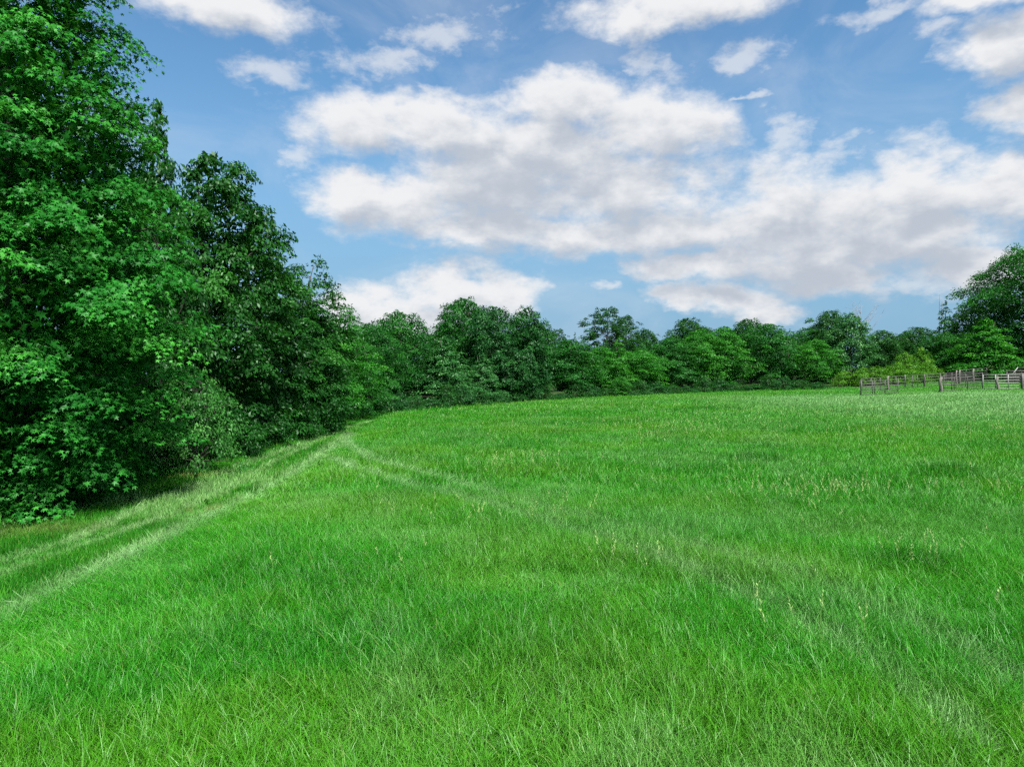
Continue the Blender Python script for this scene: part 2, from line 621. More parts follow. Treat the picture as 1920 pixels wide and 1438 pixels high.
def grass_mat(name, stops, pale, trans=0.35, gloss=0.10):
    m, t, out = new_mat(name)
    a = ND(t, 'ShaderNodeAttribute', attribute_name='tint')
    b = ND(t, 'ShaderNodeAttribute', attribute_name='itint', attribute_type='INSTANCER')
    p = ND(t, 'ShaderNodeAttribute', attribute_name='ipale', attribute_type='INSTANCER')
    y = ND(t, 'ShaderNodeAttribute', attribute_name='iyellow', attribute_type='INSTANCER')
    f = MATH(t, 'ADD', MATH(t, 'MULTIPLY', a.outputs['Fac'], 0.5), MATH(t, 'MULTIPLY', b.outputs['Fac'], 0.5))
    c = ramp(t, f, stops)
    c = MIX(t, y.outputs['Fac'], c, (0.110, 0.300, 0.011))
    c = MIX(t, MATH(t, 'MULTIPLY', SMOOTH(t, a.outputs['Fac'], 0.96, 1.0), 0.55), c, (0.26, 0.30, 0.085))
    c = MIX(t, p.outputs['Fac'], c, pale)
    w = ND(t, 'ShaderNodeAttribute', attribute_name='ibrown', attribute_type='INSTANCER')
    c = MIX(t, w.outputs['Fac'], c, (0.30, 0.24, 0.10))
    t.links.new(leaf_shader(t, c, trans, gloss, 0.42, (0.08, 0.36, 0.006)), out.inputs['Surface'])
    return m


GSTOPS = [(0.15, (0.009, 0.115, 0.006)), (0.5, (0.029, 0.260, 0.008)), (0.85, (0.085, 0.410, 0.024))]
M_GRASS = grass_mat('meadow_blade', GSTOPS, (0.31, 0.54, 0.23), 0.38, 0.12)
M_MOWN = grass_mat('mown_blade', [(0.15, (0.012, 0.110, 0.007)), (0.5, (0.030, 0.220, 0.010)), (0.85, (0.080, 0.330, 0.026))], (0.33, 0.54, 0.22), 0.32, 0.08)


def tuft_collection(name, specs, mat):
    c = bpy.data.collections.new(name)
    for i, s in enumerate(specs):
        me = tuft_mesh(f'{name}_{i:02d}', np.random.default_rng(100 + i), *s)
        me.materials.append(mat)
        o = bpy.data.objects.new(f'{name}_{i:02d}', me)
        c.objects.link(o)
    return c


def scatter_object(name, coll, P, rot, scale, idx, attrs):
    me = bpy.data.meshes.new(name)
    me.vertices.add(len(P))
    me.vertices.foreach_set('co', np.asarray(P, np.float32).ravel())
    def fa(k, typ, arr, key='value'):
        a = me.attributes.new(k, typ, 'POINT')
        a.data.foreach_set(key, np.ascontiguousarray(arr).ravel())
    fa('rot', 'FLOAT_VECTOR', np.asarray(rot, np.float32), 'vector')
    fa('scl', 'FLOAT_VECTOR', np.asarray(scale, np.float32), 'vector')
    fa('idx', 'INT', np.asarray(idx, np.int32))
    for k, v in attrs.items():
        fa(k, 'FLOAT', np.asarray(v, np.float32))
    o = bpy.data.objects.new(name, me)
    COL.objects.link(o)
    g = bpy.data.node_groups.new(name + '_nodes', 'GeometryNodeTree')
    g.interface.new_socket('Geometry', in_out='INPUT', socket_type='NodeSocketGeometry')
    g.interface.new_socket('Geometry', in_out='OUTPUT', socket_type='NodeSocketGeometry')
    gi, go = g.nodes.new('NodeGroupInput'), g.nodes.new('NodeGroupOutput')
    ci = g.nodes.new('GeometryNodeCollectionInfo')
    ci.inputs['Collection'].default_value = coll
    ci.inputs['Separate Children'].default_value = True
    ci.inputs['Reset Children'].default_value = True
    iop = g.nodes.new('GeometryNodeInstanceOnPoints')
    iop.inputs['Pick Instance'].default_value = True
    def na(k, typ):
        n = g.nodes.new('GeometryNodeInputNamedAttribute')
        n.data_type = typ
        n.inputs['Name'].default_value = k
        return n.outputs['Attribute']
    L = g.links.new
    L(gi.outputs[0], iop.inputs['Points'])
    L(ci.outputs[0], iop.inputs['Instance'])
    L(na('idx', 'INT'), iop.inputs['Instance Index'])
    er = g.nodes.new('FunctionNodeEulerToRotation')
    L(na('rot', 'FLOAT_VECTOR'), er.inputs[0])
    L(er.outputs[0], iop.inputs['Rotation'])
    L(na('scl', 'FLOAT_VECTOR'), iop.inputs['Scale'])
    L(iop.outputs[0], go.inputs[0])
    md = o.modifiers.new('scatter', 'NODES')
    md.node_group = g
    return o


NV = 8
sp = []
for k in range(NV): sp.append((19, 0.085, 0.31, 0.0048, 4, 1.5))      # near, arching
for k in range(NV): sp.append((16, 0.13, 0.28, 0.0095, 3, 1.2))        # middle
for k in range(NV): sp.append((16, 0.28, 0.24, 0.023, 2, 1.0))        # far
GR = tuft_collection('grass_tuft', sp, M_GRASS)


def sample_ground(dens, d0, d1, amin=-47, amax=47):
    a0, a1 = R(amin), R(amax)
    area = 0.5 * (a1 - a0) * (d1 * d1 - d0 * d0)
    n = int(area * dens)
    d = np.sqrt(d0 * d0 + rng.random(n) * (d1 * d1 - d0 * d0))
    a = a0 + rng.random(n) * (a1 - a0)
    return d * np.sin(a), d * np.cos(a)


def build_grass():
    XX, YY, LOD = [], [], []
    for lod, (dens, d0, d1) in enumerate(((260, 2.6, 14), (85, 13, 36), (22, 34, 105))):
        x, y = sample_ground(dens, d0, d1)
        m = inside(x, y, FIELD_POLY) & ~inside(x, y, MOWN_POLY)
        XX.append(x[m]); YY.append(y[m]); LOD.append(np.full(m.sum(), lod))
    n_field = sum(len(x) for x in XX)
    for (ax, ay), (bx, by) in zip(EDGE[1:-1], EDGE[2:]):      # rank growth along the foot of the wood
        L = math.hypot(bx - ax, by - ay); far = math.hypot(ax, ay) > 30
        k = int(L * (14 if far else 55)); t = rng.random(k); w = rng.normal(-0.25, 0.45, k)
        XX.append(ax + (bx - ax) * t - (by - ay) / L * w * -1); YY.append(ay + (by - ay) * t + (bx - ax) / L * w * -1); LOD.append(np.full(k, 2 if far else 1))
    X = np.concatenate(XX); Y = np.concatenate(YY); lod = np.concatenate(LOD)
    n = len(X)
    weed = (np.arange(n) >= n_field) * 1.0
    D = np.hypot(X, Y)
    tus = fbm(X * 0.9, Y * 0.9, 3)                    # tussocks
    big = fbm(X * 0.12 + 40, Y * 0.12, 3)             # large patches
    hh = 0.35 + 0.85 * tus + 0.40 * big
    hh *= 0.85 + 0.3 * rng.random(n)
    # hollows: dark patches of ranker grass
    rank = np.zeros(n)
    for (px, py, rx, ry) in ((1415, 868, 1.1, 0.9), (1785, 893, 0.9, 0.8), (1700, 1075, 0.9, 0.45), (1330, 770, 3, 1.2)):
        c = gpt(px, py)
        q = np.hypot((X - c[0]) / rx, (Y - c[1]) / ry)
        rank = np.maximum(rank, np.clip(1.4 - q, 0, 1))
    db = dist_poly(X, Y, PALE_BAND)
    pale = 1.0 * np.exp(-(db / (0.14 + 0.007 * D)) ** 2) * np.clip(0.45 + 0.9 * vnoise(X * 1.5, Y * 1.5), 0, 1)
    tr = np.zeros(n)
    for k, L in enumerate(TRACKS):
        dt = dist_poly(X, Y, L)
        near0 = np.exp(-np.hypot(X - L[0][0], Y - L[0][1]) / 6.0)
        w = np.exp(-(dt / (0.13 + 0.0055 * D)) ** 4)
        tr = np.maximum(tr, w)
        pale = np.maximum(pale, w * (0.58 + 0.42 * near0) * np.clip(0.4 + 0.9 * vnoise(X * 2 + 7, Y * 2), 0, 1))
    # lodged grass: the wind has laid part of the meadow over towards the right
    lodge = np.clip((fbm(X * 0.25 + 3, Y * 0.4 + 11, 3) - 0.50) * 3.2, 0, 1) * np.clip((X + 1.5) / 4, 0, 1)
    pale = np.maximum(pale, 0.24 * lodge)
    pale = np.maximum(pale, 0.20 * np.clip((fbm(X * 1.1 + 60, Y * 0.8 + 3, 3) - 0.55) * 5, 0, 1))
    pale = np.maximum(pale, 0.55 * (rng.random(n) < 0.05) * np.clip((30 - D) / 14, 0, 1))
    # pale, silvery grass in front of the pen
    penp = np.clip((X - 12) / 12, 0, 1) * np.clip((Y - 22) / 12, 0, 1) * np.clip((66 - Y) / 8, 0, 1)
    pale = np.maximum(pale, 0.85 * penp * np.clip(0.2 + 1.2 * fbm(X * .3, Y * .5, 3), 0, 1))
    hh *= 1 - 0.10 * tr
    hh *= 1 - 0.25 * lodge
    hh *= np.clip(0.40 + db * 0.30, 0.40, 1)
    pen = np.clip((X - 26) / 4, 0, 1) * np.clip((Y - 53) / 5, 0, 1)
    hh *= 1 - 0.45 * pen
    hh *= 1 + 0.45 * rank
    hh = np.where(weed > 0, (0.7 + 1.3 * fbm(X * 1.3, Y * 1.3, 2)) * (0.7 + 0.6 * rng.random(n)), hh)
    rank = np.maximum(rank, weed * 0.6 * rng.random(n)); pale = pale * (1 - weed)
    tilt = np.abs(rng.normal(0.10, 0.10, n)) + 0.55 * lodge + 0.45 * tr + 0.7 * np.exp(-(db / 0.3) ** 2)
    taz = np.where(rng.random(n) < 0.35 + 0.6 * np.maximum(lodge, tr), rng.normal(0.25, 0.5, n), rng.random(n) * 2 * math.pi)
    # Euler XYZ: spin about z first is not possible, so tilt is applied by rotating about x and y
    rx = -np.sin(taz) * tilt; ry = np.cos(taz) * tilt
    rz = rng.random(n) * 2 * math.pi
    # compose exact: R = R_axis(tilt) * Rz(spin)  -> euler
    ax = np.stack([-np.sin(taz), np.cos(taz), np.zeros(n)], -1)
    c, s = np.cos(tilt), np.sin(tilt)
    K = np.zeros((n, 3, 3))
    K[:, 0, 2] = ax[:, 1]; K[:, 1, 2] = -ax[:, 0]; K[:, 2, 0] = -ax[:, 1]; K[:, 2, 1] = ax[:, 0]
    Rm = np.eye(3)[None] + s[:, None, None] * K + (1 - c)[:, None, None] * (K @ K)
    Z = np.zeros((n, 3, 3)); Z[:, 0, 0] = np.cos(rz); Z[:, 0, 1] = -np.sin(rz); Z[:, 1, 0] = np.sin(rz); Z[:, 1, 1] = np.cos(rz); Z[:, 2, 2] = 1
    M = Rm @ Z
    e = np.stack([np.arctan2(M[:, 2, 1], M[:, 2, 2]), -np.arcsin(np.clip(M[:, 2, 0], -1, 1)), np.arctan2(M[:, 1, 0], M[:, 0, 0])], -1)
    wide_ = 0.85 + 0.35 * rng.random(n)
    S = np.stack([wide_, wide_, np.clip(hh, 0.2, 1.9)], -1)
    idx = lod * NV + rng.integers(0, NV, n)
    tint = np.clip(0.5 + (fbm(X * 0.5 + 5, Y * 0.5, 3) - 0.5) * 0.9 + rng.normal(0, 1, n) * np.interp(D, [10, 40], [0.22, 0.10]) - 0.40 * rank, 0, 1)
    yel = np.clip((fbm(X * 0.35 + 70, Y * 0.5 + 20, 4) - 0.44) * 2.6, 0, 0.6) + 0.10 * np.clip((D - 30) / 30, 0, 1)
    cy_ = gpt(990, 890)
    yel = np.maximum(yel, 0.6 * np.exp(-((X - cy_[0]) / 1.6) ** 2 - ((Y - cy_[1]) / 1.3) ** 2))
    yel = yel * (0.4 + 0.6 * rng.random(n)) * (1 - rank)
    P = np.stack([X, Y, ground_z(X, Y)], -1)
    o = scatter_object('meadow_grass', GR, P, e, S, idx, {'itint': tint, 'ipale': pale * (0.65 + 0.35 * rng.random(n)), 'iyellow': yel})
    tag(o, 'long bright green meadow grass standing across the open field', 'grass', kind='stuff')
    print('meadow tufts', n)


build_grass()

sp = []
for k in range(NV): sp.append((16, 0.07, 0.085, 0.006, 2, 1.6))
for k in range(NV): sp.append((16, 0.15, 0.095, 0.014, 2, 1.4))
GM = tuft_collection('mown_tuft', sp, M_MOWN)


def build_mown():
    XX, YY, LOD = [], [], []
    for lod, (dens, d0, d1) in enumerate(((210, 3.0, 15), (95, 14.5, 50))):
        x, y = sample_ground(dens, d0, d1, -52, -5)
        m = inside(x, y, MOWN_POLY)
        XX.append(x[m]); YY.append(y[m]); LOD.append(np.full(m.sum(), lod))
    X = np.concatenate(XX); Y = np.concatenate(YY); lod = np.concatenate(LOD)
    n = len(X)
    bare = fbm(X * 0.55 + 31, Y * 0.4 + 7, 4)
    keep = (bare < 0.64) | (rng.random(n) < 0.5)
    X, Y, lod, bare = X[keep], Y[keep], lod[keep], bare[keep]
    n = len(X); D = np.hypot(X, Y)
    pale = np.clip((bare - 0.60) * 3.0, 0, 0.5)
    de = dist_poly(X, Y, [tuple(p) for p in EDGE])
    hh = 0.8 + 0.5 * rng.random(n) + 1.6 * np.exp(-de / 0.6)
    for L in RUTS:
        d = dist_poly(X, Y, L)
        w = np.exp(-(d / 0.13) ** 2)
        pale = np.maximum(pale, 0.72 * w * np.clip(0.4 + vnoise(X * 1.2, Y * 1.2), 0, 1))
        ridge = np.exp(-((d - 0.75) / 0.3) ** 2)
        hh *= 1 + 0.9 * ridge
    d = dist_poly(X, Y, PALE_BAND)
    pale = np.maximum(pale, 0.75 * np.exp(-(d / 0.18) ** 2) * np.clip(0.35 + vnoise(X * 1.5, Y * 1.5), 0, 1))
    brown = np.zeros(n)
    for (px, py, rx, ry) in ((430, 850, 1.1, 0.5), (330, 897, 0.9, 0.35), (40, 1000, 1.2, 0.5), (610, 800, 1.2, 0.5), (385, 960, .35, .2)):
        c = gpt(px, py)
        q = np.hypot((X - c[0]) / rx, (Y - c[1]) / ry)
        brown = np.maximum(brown, np.clip(1.5 - q, 0, 1) * np.clip(0.2 + 1.1 * rng.random(n), 0, 1) * (0.35 if px < 100 else 0.7))
    e = np.stack([rng.normal(0, 0.25, n), rng.normal(0, 0.25, n), rng.random(n) * 6.28], -1)
    w = 0.9 + 0.4 * rng.random(n)
    S = np.stack([w, w, hh], -1)
    tint = np.clip(0.5 + (fbm(X * 0.7, Y * 0.7, 3) - 0.5) * 1.2 + rng.normal(0, 0.12, n), 0, 1)
    P = np.stack([X, Y, ground_z(X, Y) + 0.010], -1)
    o = scatter_object('mown_grass', GM, P, e, S, lod * NV + rng.integers(0, NV, n),
                       {'itint': tint, 'ipale': pale, 'ibrown': brown, 'iyellow': np.clip(bare - 0.5, 0, 0.2)})
    tag(o, 'short mown grass on the track along the tree line', 'grass', kind='stuff')
    print('mown tufts', n)


build_mown()


# seed heads: straw-coloured stalks rising above the blades
def seed_stalk(name, r, h):
    """a thin green stem with a short plume of straw-coloured spikelets"""
    V, Q, T = [], [], []
    n = 0
    a = r.random() * 6.28; o = np.array([math.cos(a), math.sin(a), 0]); s = np.array([-o[1], o[0], 0])
    pts = [o * (0.16 * h * (k / 8) ** 2.4) + np.array([0, 0, h * k / 8]) for k in range(9)]
    for sd in (s, o):
        for k in range(9):
            V += [pts[k] - sd * 0.0013, pts[k] + sd * 0.0013]
            if k < 8:
                Q.append((n + 2 * k, n + 2 * k + 1, n + 2 * k + 3, n + 2 * k + 2)); T.append(0.1 + 0.4 * (k > 4))
        n += 18
    for k in range(16):
        f = 0.76 + 0.24 * k / 15
        p = np.array([np.interp(f, np.linspace(0, 1, 9), [q[i] for q in pts]) for i in range(3)])
        d = norm(np.array([r.normal(0, .6), r.normal(0, .6), 1.2])); w = norm(np.cross(d, r.normal(size=3))) * 0.0050
        L = 0.034 * (1.25 - (f - .76) * 2.5)
        V += [p, p + d * L * .5 + w, p + d * L, p + d * L * .5 - w]
        Q.append((n, n + 1, n + 2, n + 3)); T.append(0.6 + 0.4 * r.random()); n += 4
    return mesh_np(name, np.array(V), np.array(Q), attrs={'tint': ('FACE', T)})


def build_seeds():
    m, t, out = new_mat('seed_head')
    a = ND(t, 'ShaderNodeAttribute', attribute_name='tint')
    c = ramp(t, a.outputs['Fac'], [(0.1, (0.10, 0.26, 0.03)), (0.9, (0.40, 0.60, 0.21))])
    t.links.new(leaf_shader(t, c, 0.3, 0.04, 0.5, (0.30, 0.42, 0.08)), out.inputs['Surface'])
    coll = bpy.data.collections.new('seed_stalk')
    for i in range(5):
        me = seed_stalk(f'seed_stalk_{i}', np.random.default_rng(i), 0.52); me.materials.append(m)
        coll.objects.link(bpy.data.objects.new(f'seed_stalk_{i}', me))
    X, Y = [], []
    for (px, py, rx, ry, n) in ((1570, 955, 1.3, 0.5, 70), (1470, 965, 0.9, 0.4, 26), (1000, 1000, 0.7, 0.3, 12), (1140, 1090, .12, .1, 5), (1232, 1115, .1, .1, 4),
                                (1690, 1100, .25, .15, 5), (1755, 1098, .3, .15, 6), (1390, 930, .3, .3, 8), (1700, 830, 4, 2, 90), (1220, 815, 4, 2, 110), (1400, 790, 6, 2.5, 60),
                                (1290, 830, 2.5, 1, 40), (990, 890, 1.2, 0.8, 45), (1900, 960, .8, .5, 14), (1550, 1010, .4, .3, 6), (960, 780, 8, 4, 50), (1500, 1240, .5, .4, 7), (900, 1010, 1, .5, 12)):
        c = gpt(px, py)
        X.append(c[0] + rng.normal(0, rx * 0.6, n)); Y.append(c[1] + rng.normal(0, ry * 0.6, n))
    x, y = sample_ground(0.25, 7, 50, -20, 44)
    X.append(x); Y.append(y)
    X = np.concatenate(X); Y = np.concatenate(Y)
    k = inside(X, Y, FIELD_POLY) & ~inside(X, Y, MOWN_POLY)
    X, Y = X[k], Y[k]; n = len(X)
    D = np.hypot(X, Y)
    e = np.stack([rng.normal(0, .1, n), rng.normal(0.1, .14, n), rng.random(n) * 6.28], -1)
    w = (1.0 + np.clip(D - 12, 0, 60) * 0.03)
    S = np.stack([w, w, 0.75 + 0.5 * rng.random(n)], -1)
    o = scatter_object('seed_heads', coll, np.stack([X, Y, ground_z(X, Y)], -1), e, S, rng.integers(0, 5, n), {})
    tag(o, 'straw yellow seed heads rising over the meadow grass', 'seed heads', kind='stuff')


build_seeds()


# ------------------------------------------------------------------ trees
def leaf_mesh(name, C, Dn, Nn, size, tint, shape):
    """C centre, Dn tip direction, Nn normal, size length; shape 'star', 'diamond' or 'fan'"""
    Sd = norm(np.cross(Dn, Nn)); Nn = norm(np.cross(Sd, Dn))
    n = len(C); s = size[:, None]
    if shape == 'star':
        an = np.radians([-112, -56, 0, 56, 112]); ln = np.array([0.62, 0.92, 1.05, 0.92, 0.62]) * 0.62
        na = np.radians([-150, -84, -28, 28, 84, 150]); nl = np.array([0.16, 0.22, 0.26, 0.26, 0.22, 0.16])
        ver = [C]
        for a, l in zip(an, ln):
            ver.append(C + s * (Dn * math.cos(a) * l + Sd * math.sin(a) * l - Nn * 0.10))
        for a, l in zip(na, nl):
            ver.append(C + s * (Dn * math.cos(a) * l + Sd * math.sin(a) * l))
        V = np.stack(ver, 1); m = 12
        q = np.array([(0, 6 + i, 1 + i, 7 + i) for i in range(5)])
    elif shape == 'diamond':
        V = np.stack([C - Dn * s * 0.5, C + Sd * s * 0.24 + Nn * s * 0.05, C + Dn * s * 0.5 - Nn * s * 0.06, C - Sd * s * 0.24 + Nn * s * 0.05], 1); m = 4
        q = np.array([(0, 1, 2, 3)])
    else:   # 'pair': two crossed leaflets on one twig tip
        a = C + Sd * s * 0.25; b = C - Sd * s * 0.25
        d1 = norm(Dn + 0.7 * Sd); d2 = norm(Dn - 0.7 * Sd)
        V = np.stack([C - Dn * s * .4, a + Nn * s * .05, C + d1 * s * .55 - Nn * s * .08, C + Dn * s * .12,
                      b + Nn * s * .05, C + d2 * s * .55 - Nn * s * .08], 1); m = 6
        q = np.array([(0, 1, 2, 3), (0, 3, 5, 4)])
    Q = (np.arange(n)[:, None, None] * m + q[None]).reshape(-1, 4)
    return mesh_np(name, V.reshape(-1, 3), Q, attrs={'tint': ('FACE', np.repeat(tint, len(q)))})


def crown_leaves(r, H, env, clumps, per, cs, flat, leaf, jitter=0.5, droop=0.35, lobes=0.25, fill=0.25, shell=(0.5, 1.0), up=0.65, out_n=0.6):
    """env: list of (height, radius). Leaves gathered in sprays around the ends of branches."""
    env = np.array(env); zs, rs = env[:, 0], env[:, 1]
    zz = np.linspace(zs[0], zs[-1], 200); w = np.interp(zz, zs, rs) + 0.15
    cdf = np.cumsum(w); cdf /= cdf[-1]
    t = np.interp((np.arange(clumps) + r.random(clumps)) / clumps, cdf, zz)
    ph = (np.arange(clumps) * 2.399963 + r.normal(0, 0.5, clumps)) % (2 * math.pi)
    ra = np.interp(t, zs, rs)
    lob = 1 + lobes * np.sin(ph * 3 + t * 1.1 + r.random() * 6) * 0.6 + lobes * (vnoise(ph * 2.0 + 50, t * 0.9 + r.random() * 90) - 0.5) * 1.6
    rho = ra * lob * (shell[0] + (shell[1] - shell[0]) * r.random(clumps) ** 0.5)
    O = np.stack([np.cos(ph), np.sin(ph), np.zeros(clumps)], -1)
    C = O * rho[:, None]; C[:, 2] = t + r.normal(0, 0.12, clumps)
    size = cs * (0.65 + 0.7 * r.random(clumps)) * (0.55 + 0.45 * np.clip(ra / (rs.max() + 1e-6), 0, 1))
    cnt = np.maximum(6, (per * (size / cs) ** 2 * (0.7 + 0.6 * r.random(clumps))).astype(int))
    id_ = np.repeat(np.arange(clumps), cnt); n = len(id_)
    u = norm(r.normal(size=(n, 3))) * (r.random(n) ** 0.42)[:, None]
    u[:, 2] = np.where(u[:, 2] < 0, u[:, 2] * 0.5, u[:, 2])
    o = O[id_]; tau = np.stack([-o[:, 1], o[:, 0], np.zeros(n)], -1)
    s = size[id_]
    pos = C[id_] + o * (u[:, :1] * s[:, None] * 1.15) + tau * (u[:, 1:2] * s[:, None])
    pos[:, 2] += s * (u[:, 2] * flat - droop * (u[:, 0] ** 2 + u[:, 1] ** 2) - 0.12 * u[:, 0])
    outw = norm(o * u[:, :1] + tau * u[:, 1:2] + o * 0.5)
    N = norm(np.array([0, 0, up]) + outw * out_n + r.normal(0, jitter, (n, 3)))
    Dn = outw + r.normal(0, 0.45, (n, 3)); Dn[:, 2] -= 0.45
    Dn = norm(Dn - N * np.sum(Dn * N, 1, keepdims=True))
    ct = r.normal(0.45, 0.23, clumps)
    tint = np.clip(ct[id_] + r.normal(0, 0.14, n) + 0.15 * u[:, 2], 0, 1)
    ls = leaf * (0.7 + 0.6 * r.random(n))
    # filler leaves deeper inside the crown
    nf = int(n * fill)
    if nf:
        tf = np.interp(r.random(nf), cdf, zz); rf = np.interp(tf, zs, rs) * 0.75 * np.sqrt(r.random(nf)); pf = r.random(nf) * 6.283
        pos = np.concatenate([pos, np.stack([np.cos(pf) * rf, np.sin(pf) * rf, tf], -1)])
        N2 = norm(r.normal(size=(nf, 3)) + np.array([0, 0, 0.5])); D2 = norm(np.cross(N2, r.normal(size=(nf, 3))))
        N = np.concatenate([N, N2]); Dn = np.concatenate([Dn, D2])
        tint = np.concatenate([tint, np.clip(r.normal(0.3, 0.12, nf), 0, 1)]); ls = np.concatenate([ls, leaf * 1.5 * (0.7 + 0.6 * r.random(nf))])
    k = pos[:, 2] > 0.02
    return (pos[k], Dn[k], N[k], ls[k], tint[k]), (C, t, rho)


def wood(r, H, clC, r0, top=0.92, lean=0.0, limbs=14, wob=0.12, sides=8, join=True):
    """trunk and limbs reaching to the sprays"""
    n = 9
    hz = np.linspace(-0.15, H * top, n)
    tr = np.stack([np.cumsum(r.normal(0, wob, n)) * np.linspace(0, 1, n) + lean * hz, np.cumsum(r.normal(0, wob, n)) * np.linspace(0, 1, n), hz], -1)
    tr[0, :2] = tr[1, :2] = 0
    rad = r0 * (1 - np.linspace(0, 1, n)) ** 0.8 + 0.015
    rad[0] *= 1.45
    trunk = Tubes().add(tr, rad, sides)
    pick = r.permutation(len(clC))[:limbs]
    br = []
    for i in pick:
        c = clC[i]; rho = math.hypot(c[0], c[1])
        hb = max(0.25, c[2] - rho * (0.35 + 0.4 * r.random()))
        b = np.array([np.interp(hb, hz, tr[:, k]) for k in range(3)]); b[2] = hb
        mid = b * 0.45 + c * 0.55 + np.array([0, 0, 0.10 * rho]) + r.normal(0, 0.06, 3) * rho
        q = [b, b * 0.7 + mid * 0.3 + np.array([0, 0, 0.04 * rho]), mid, mid * 0.4 + c * 0.6 + np.array([0, 0, .03 * rho]), c]
        rb = max(0.012, r0 * 0.34 * (1 - hb / H) ** 0.7 * (0.7 + 0.5 * r.random()))
        br.append((q, np.array([1, .8, .55, .35, .15]) * rb))
    return trunk, br


def make_tree(name, seed, H, env, clumps, per, cs, flat, leaf, shape, mat, r0, bark=None, limbs=14, **kw):
    r = np.random.default_rng(seed)
    top = kw.pop('top', 0.92)
    lv, (C, t, rho) = crown_leaves(r, H, env, clumps, per, cs, flat, leaf, **kw)
    root = empty(name)
    trunk, br = wood(r, H, C, r0, top=top, limbs=limbs)
    for q, rb in br:
        trunk.add(q, rb, 5)
    mobj('trunk', trunk.mesh(name + '_trunk'), bark or M_BARK, root)
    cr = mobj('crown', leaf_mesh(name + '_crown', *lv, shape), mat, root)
    cr['kind'] = 'stuff'
    root['_h'] = H
    return root


def copy_thing(src, name=None):
    root = src.copy()
    if name: root.name = name
    COL.objects.link(root)
    for ch in src.children:
        c = ch.copy(); COL.objects.link(c); c.parent = root
    return root


PROTO = {}
USED = set()


def place(kind, name, x, D, top_y, half_px, mat, label, cat='tree', group=None, rz=None, base_dz=0.0):
    """stand a tree of a kind at pixel column x and distance D; its height and width come from its outline"""
    src = PROTO[kind]
    o = src if kind not in USED else copy_thing(src)
    USED.add(kind)
    o.name = name
    X, Y, Z = at_dist(x, D)
    H = CAM_H + (700 - top_y) / F_PX * D - Z
    Wd = half_px / F_PX * D
    o.location = (X, Y, Z + base_dz)
    o.rotation_euler = (0, 0, rng.random() * 6.28 if rz is None else rz)
    s = Wd / src['_r0']
    o.scale = (s, s, H / src['_h0'])
    for k in ('label', 'category', 'group', 'kind'):
        if k in o: del o[k]
    tag(o, label, cat, group)
    for ch in o.children:
        if ch.name.startswith('crown') and mat:
            ch.material_slots[0].link = 'OBJECT'
            ch.material_slots[0].material = mat
    return o


def proto(kind, H, Rr, **kw):
    t = make_tree('proto_' + kind, H=H, **kw)
    t['_h0'] = H; t['_r0'] = Rr
    PROTO[kind] = t
    return t


ROUND = lambda H, Rr, b: [(b * H, .25 * Rr), ((b + .10) * H, .72 * Rr), ((b + .25) * H, .95 * Rr), (.55 * H, 1.0 * Rr), (.72 * H, .92 * Rr), (.86 * H, .74 * Rr), (.94 * H, .48 * Rr), (H * .98, .16 * Rr)]
CONE = lambda H, Rr, b: [(b * H, .45 * Rr), ((b + .08) * H, .9 * Rr), ((b + .18) * H, 1.0 * Rr), (.45 * H, .8 * Rr), (.65 * H, .55 * Rr), (.82 * H, .30 * Rr), (.95 * H, .10 * Rr), (H * .99, .03 * Rr)]
OVAL = lambda H, Rr, b: [(b * H, .35 * Rr), ((b + .12) * H, .78 * Rr), (.40 * H, 1.0 * Rr), (.62 * H, .92 * Rr), (.80 * H, .74 * Rr), (.92 * H, .46 * Rr), (H * .98, .12 * Rr)]

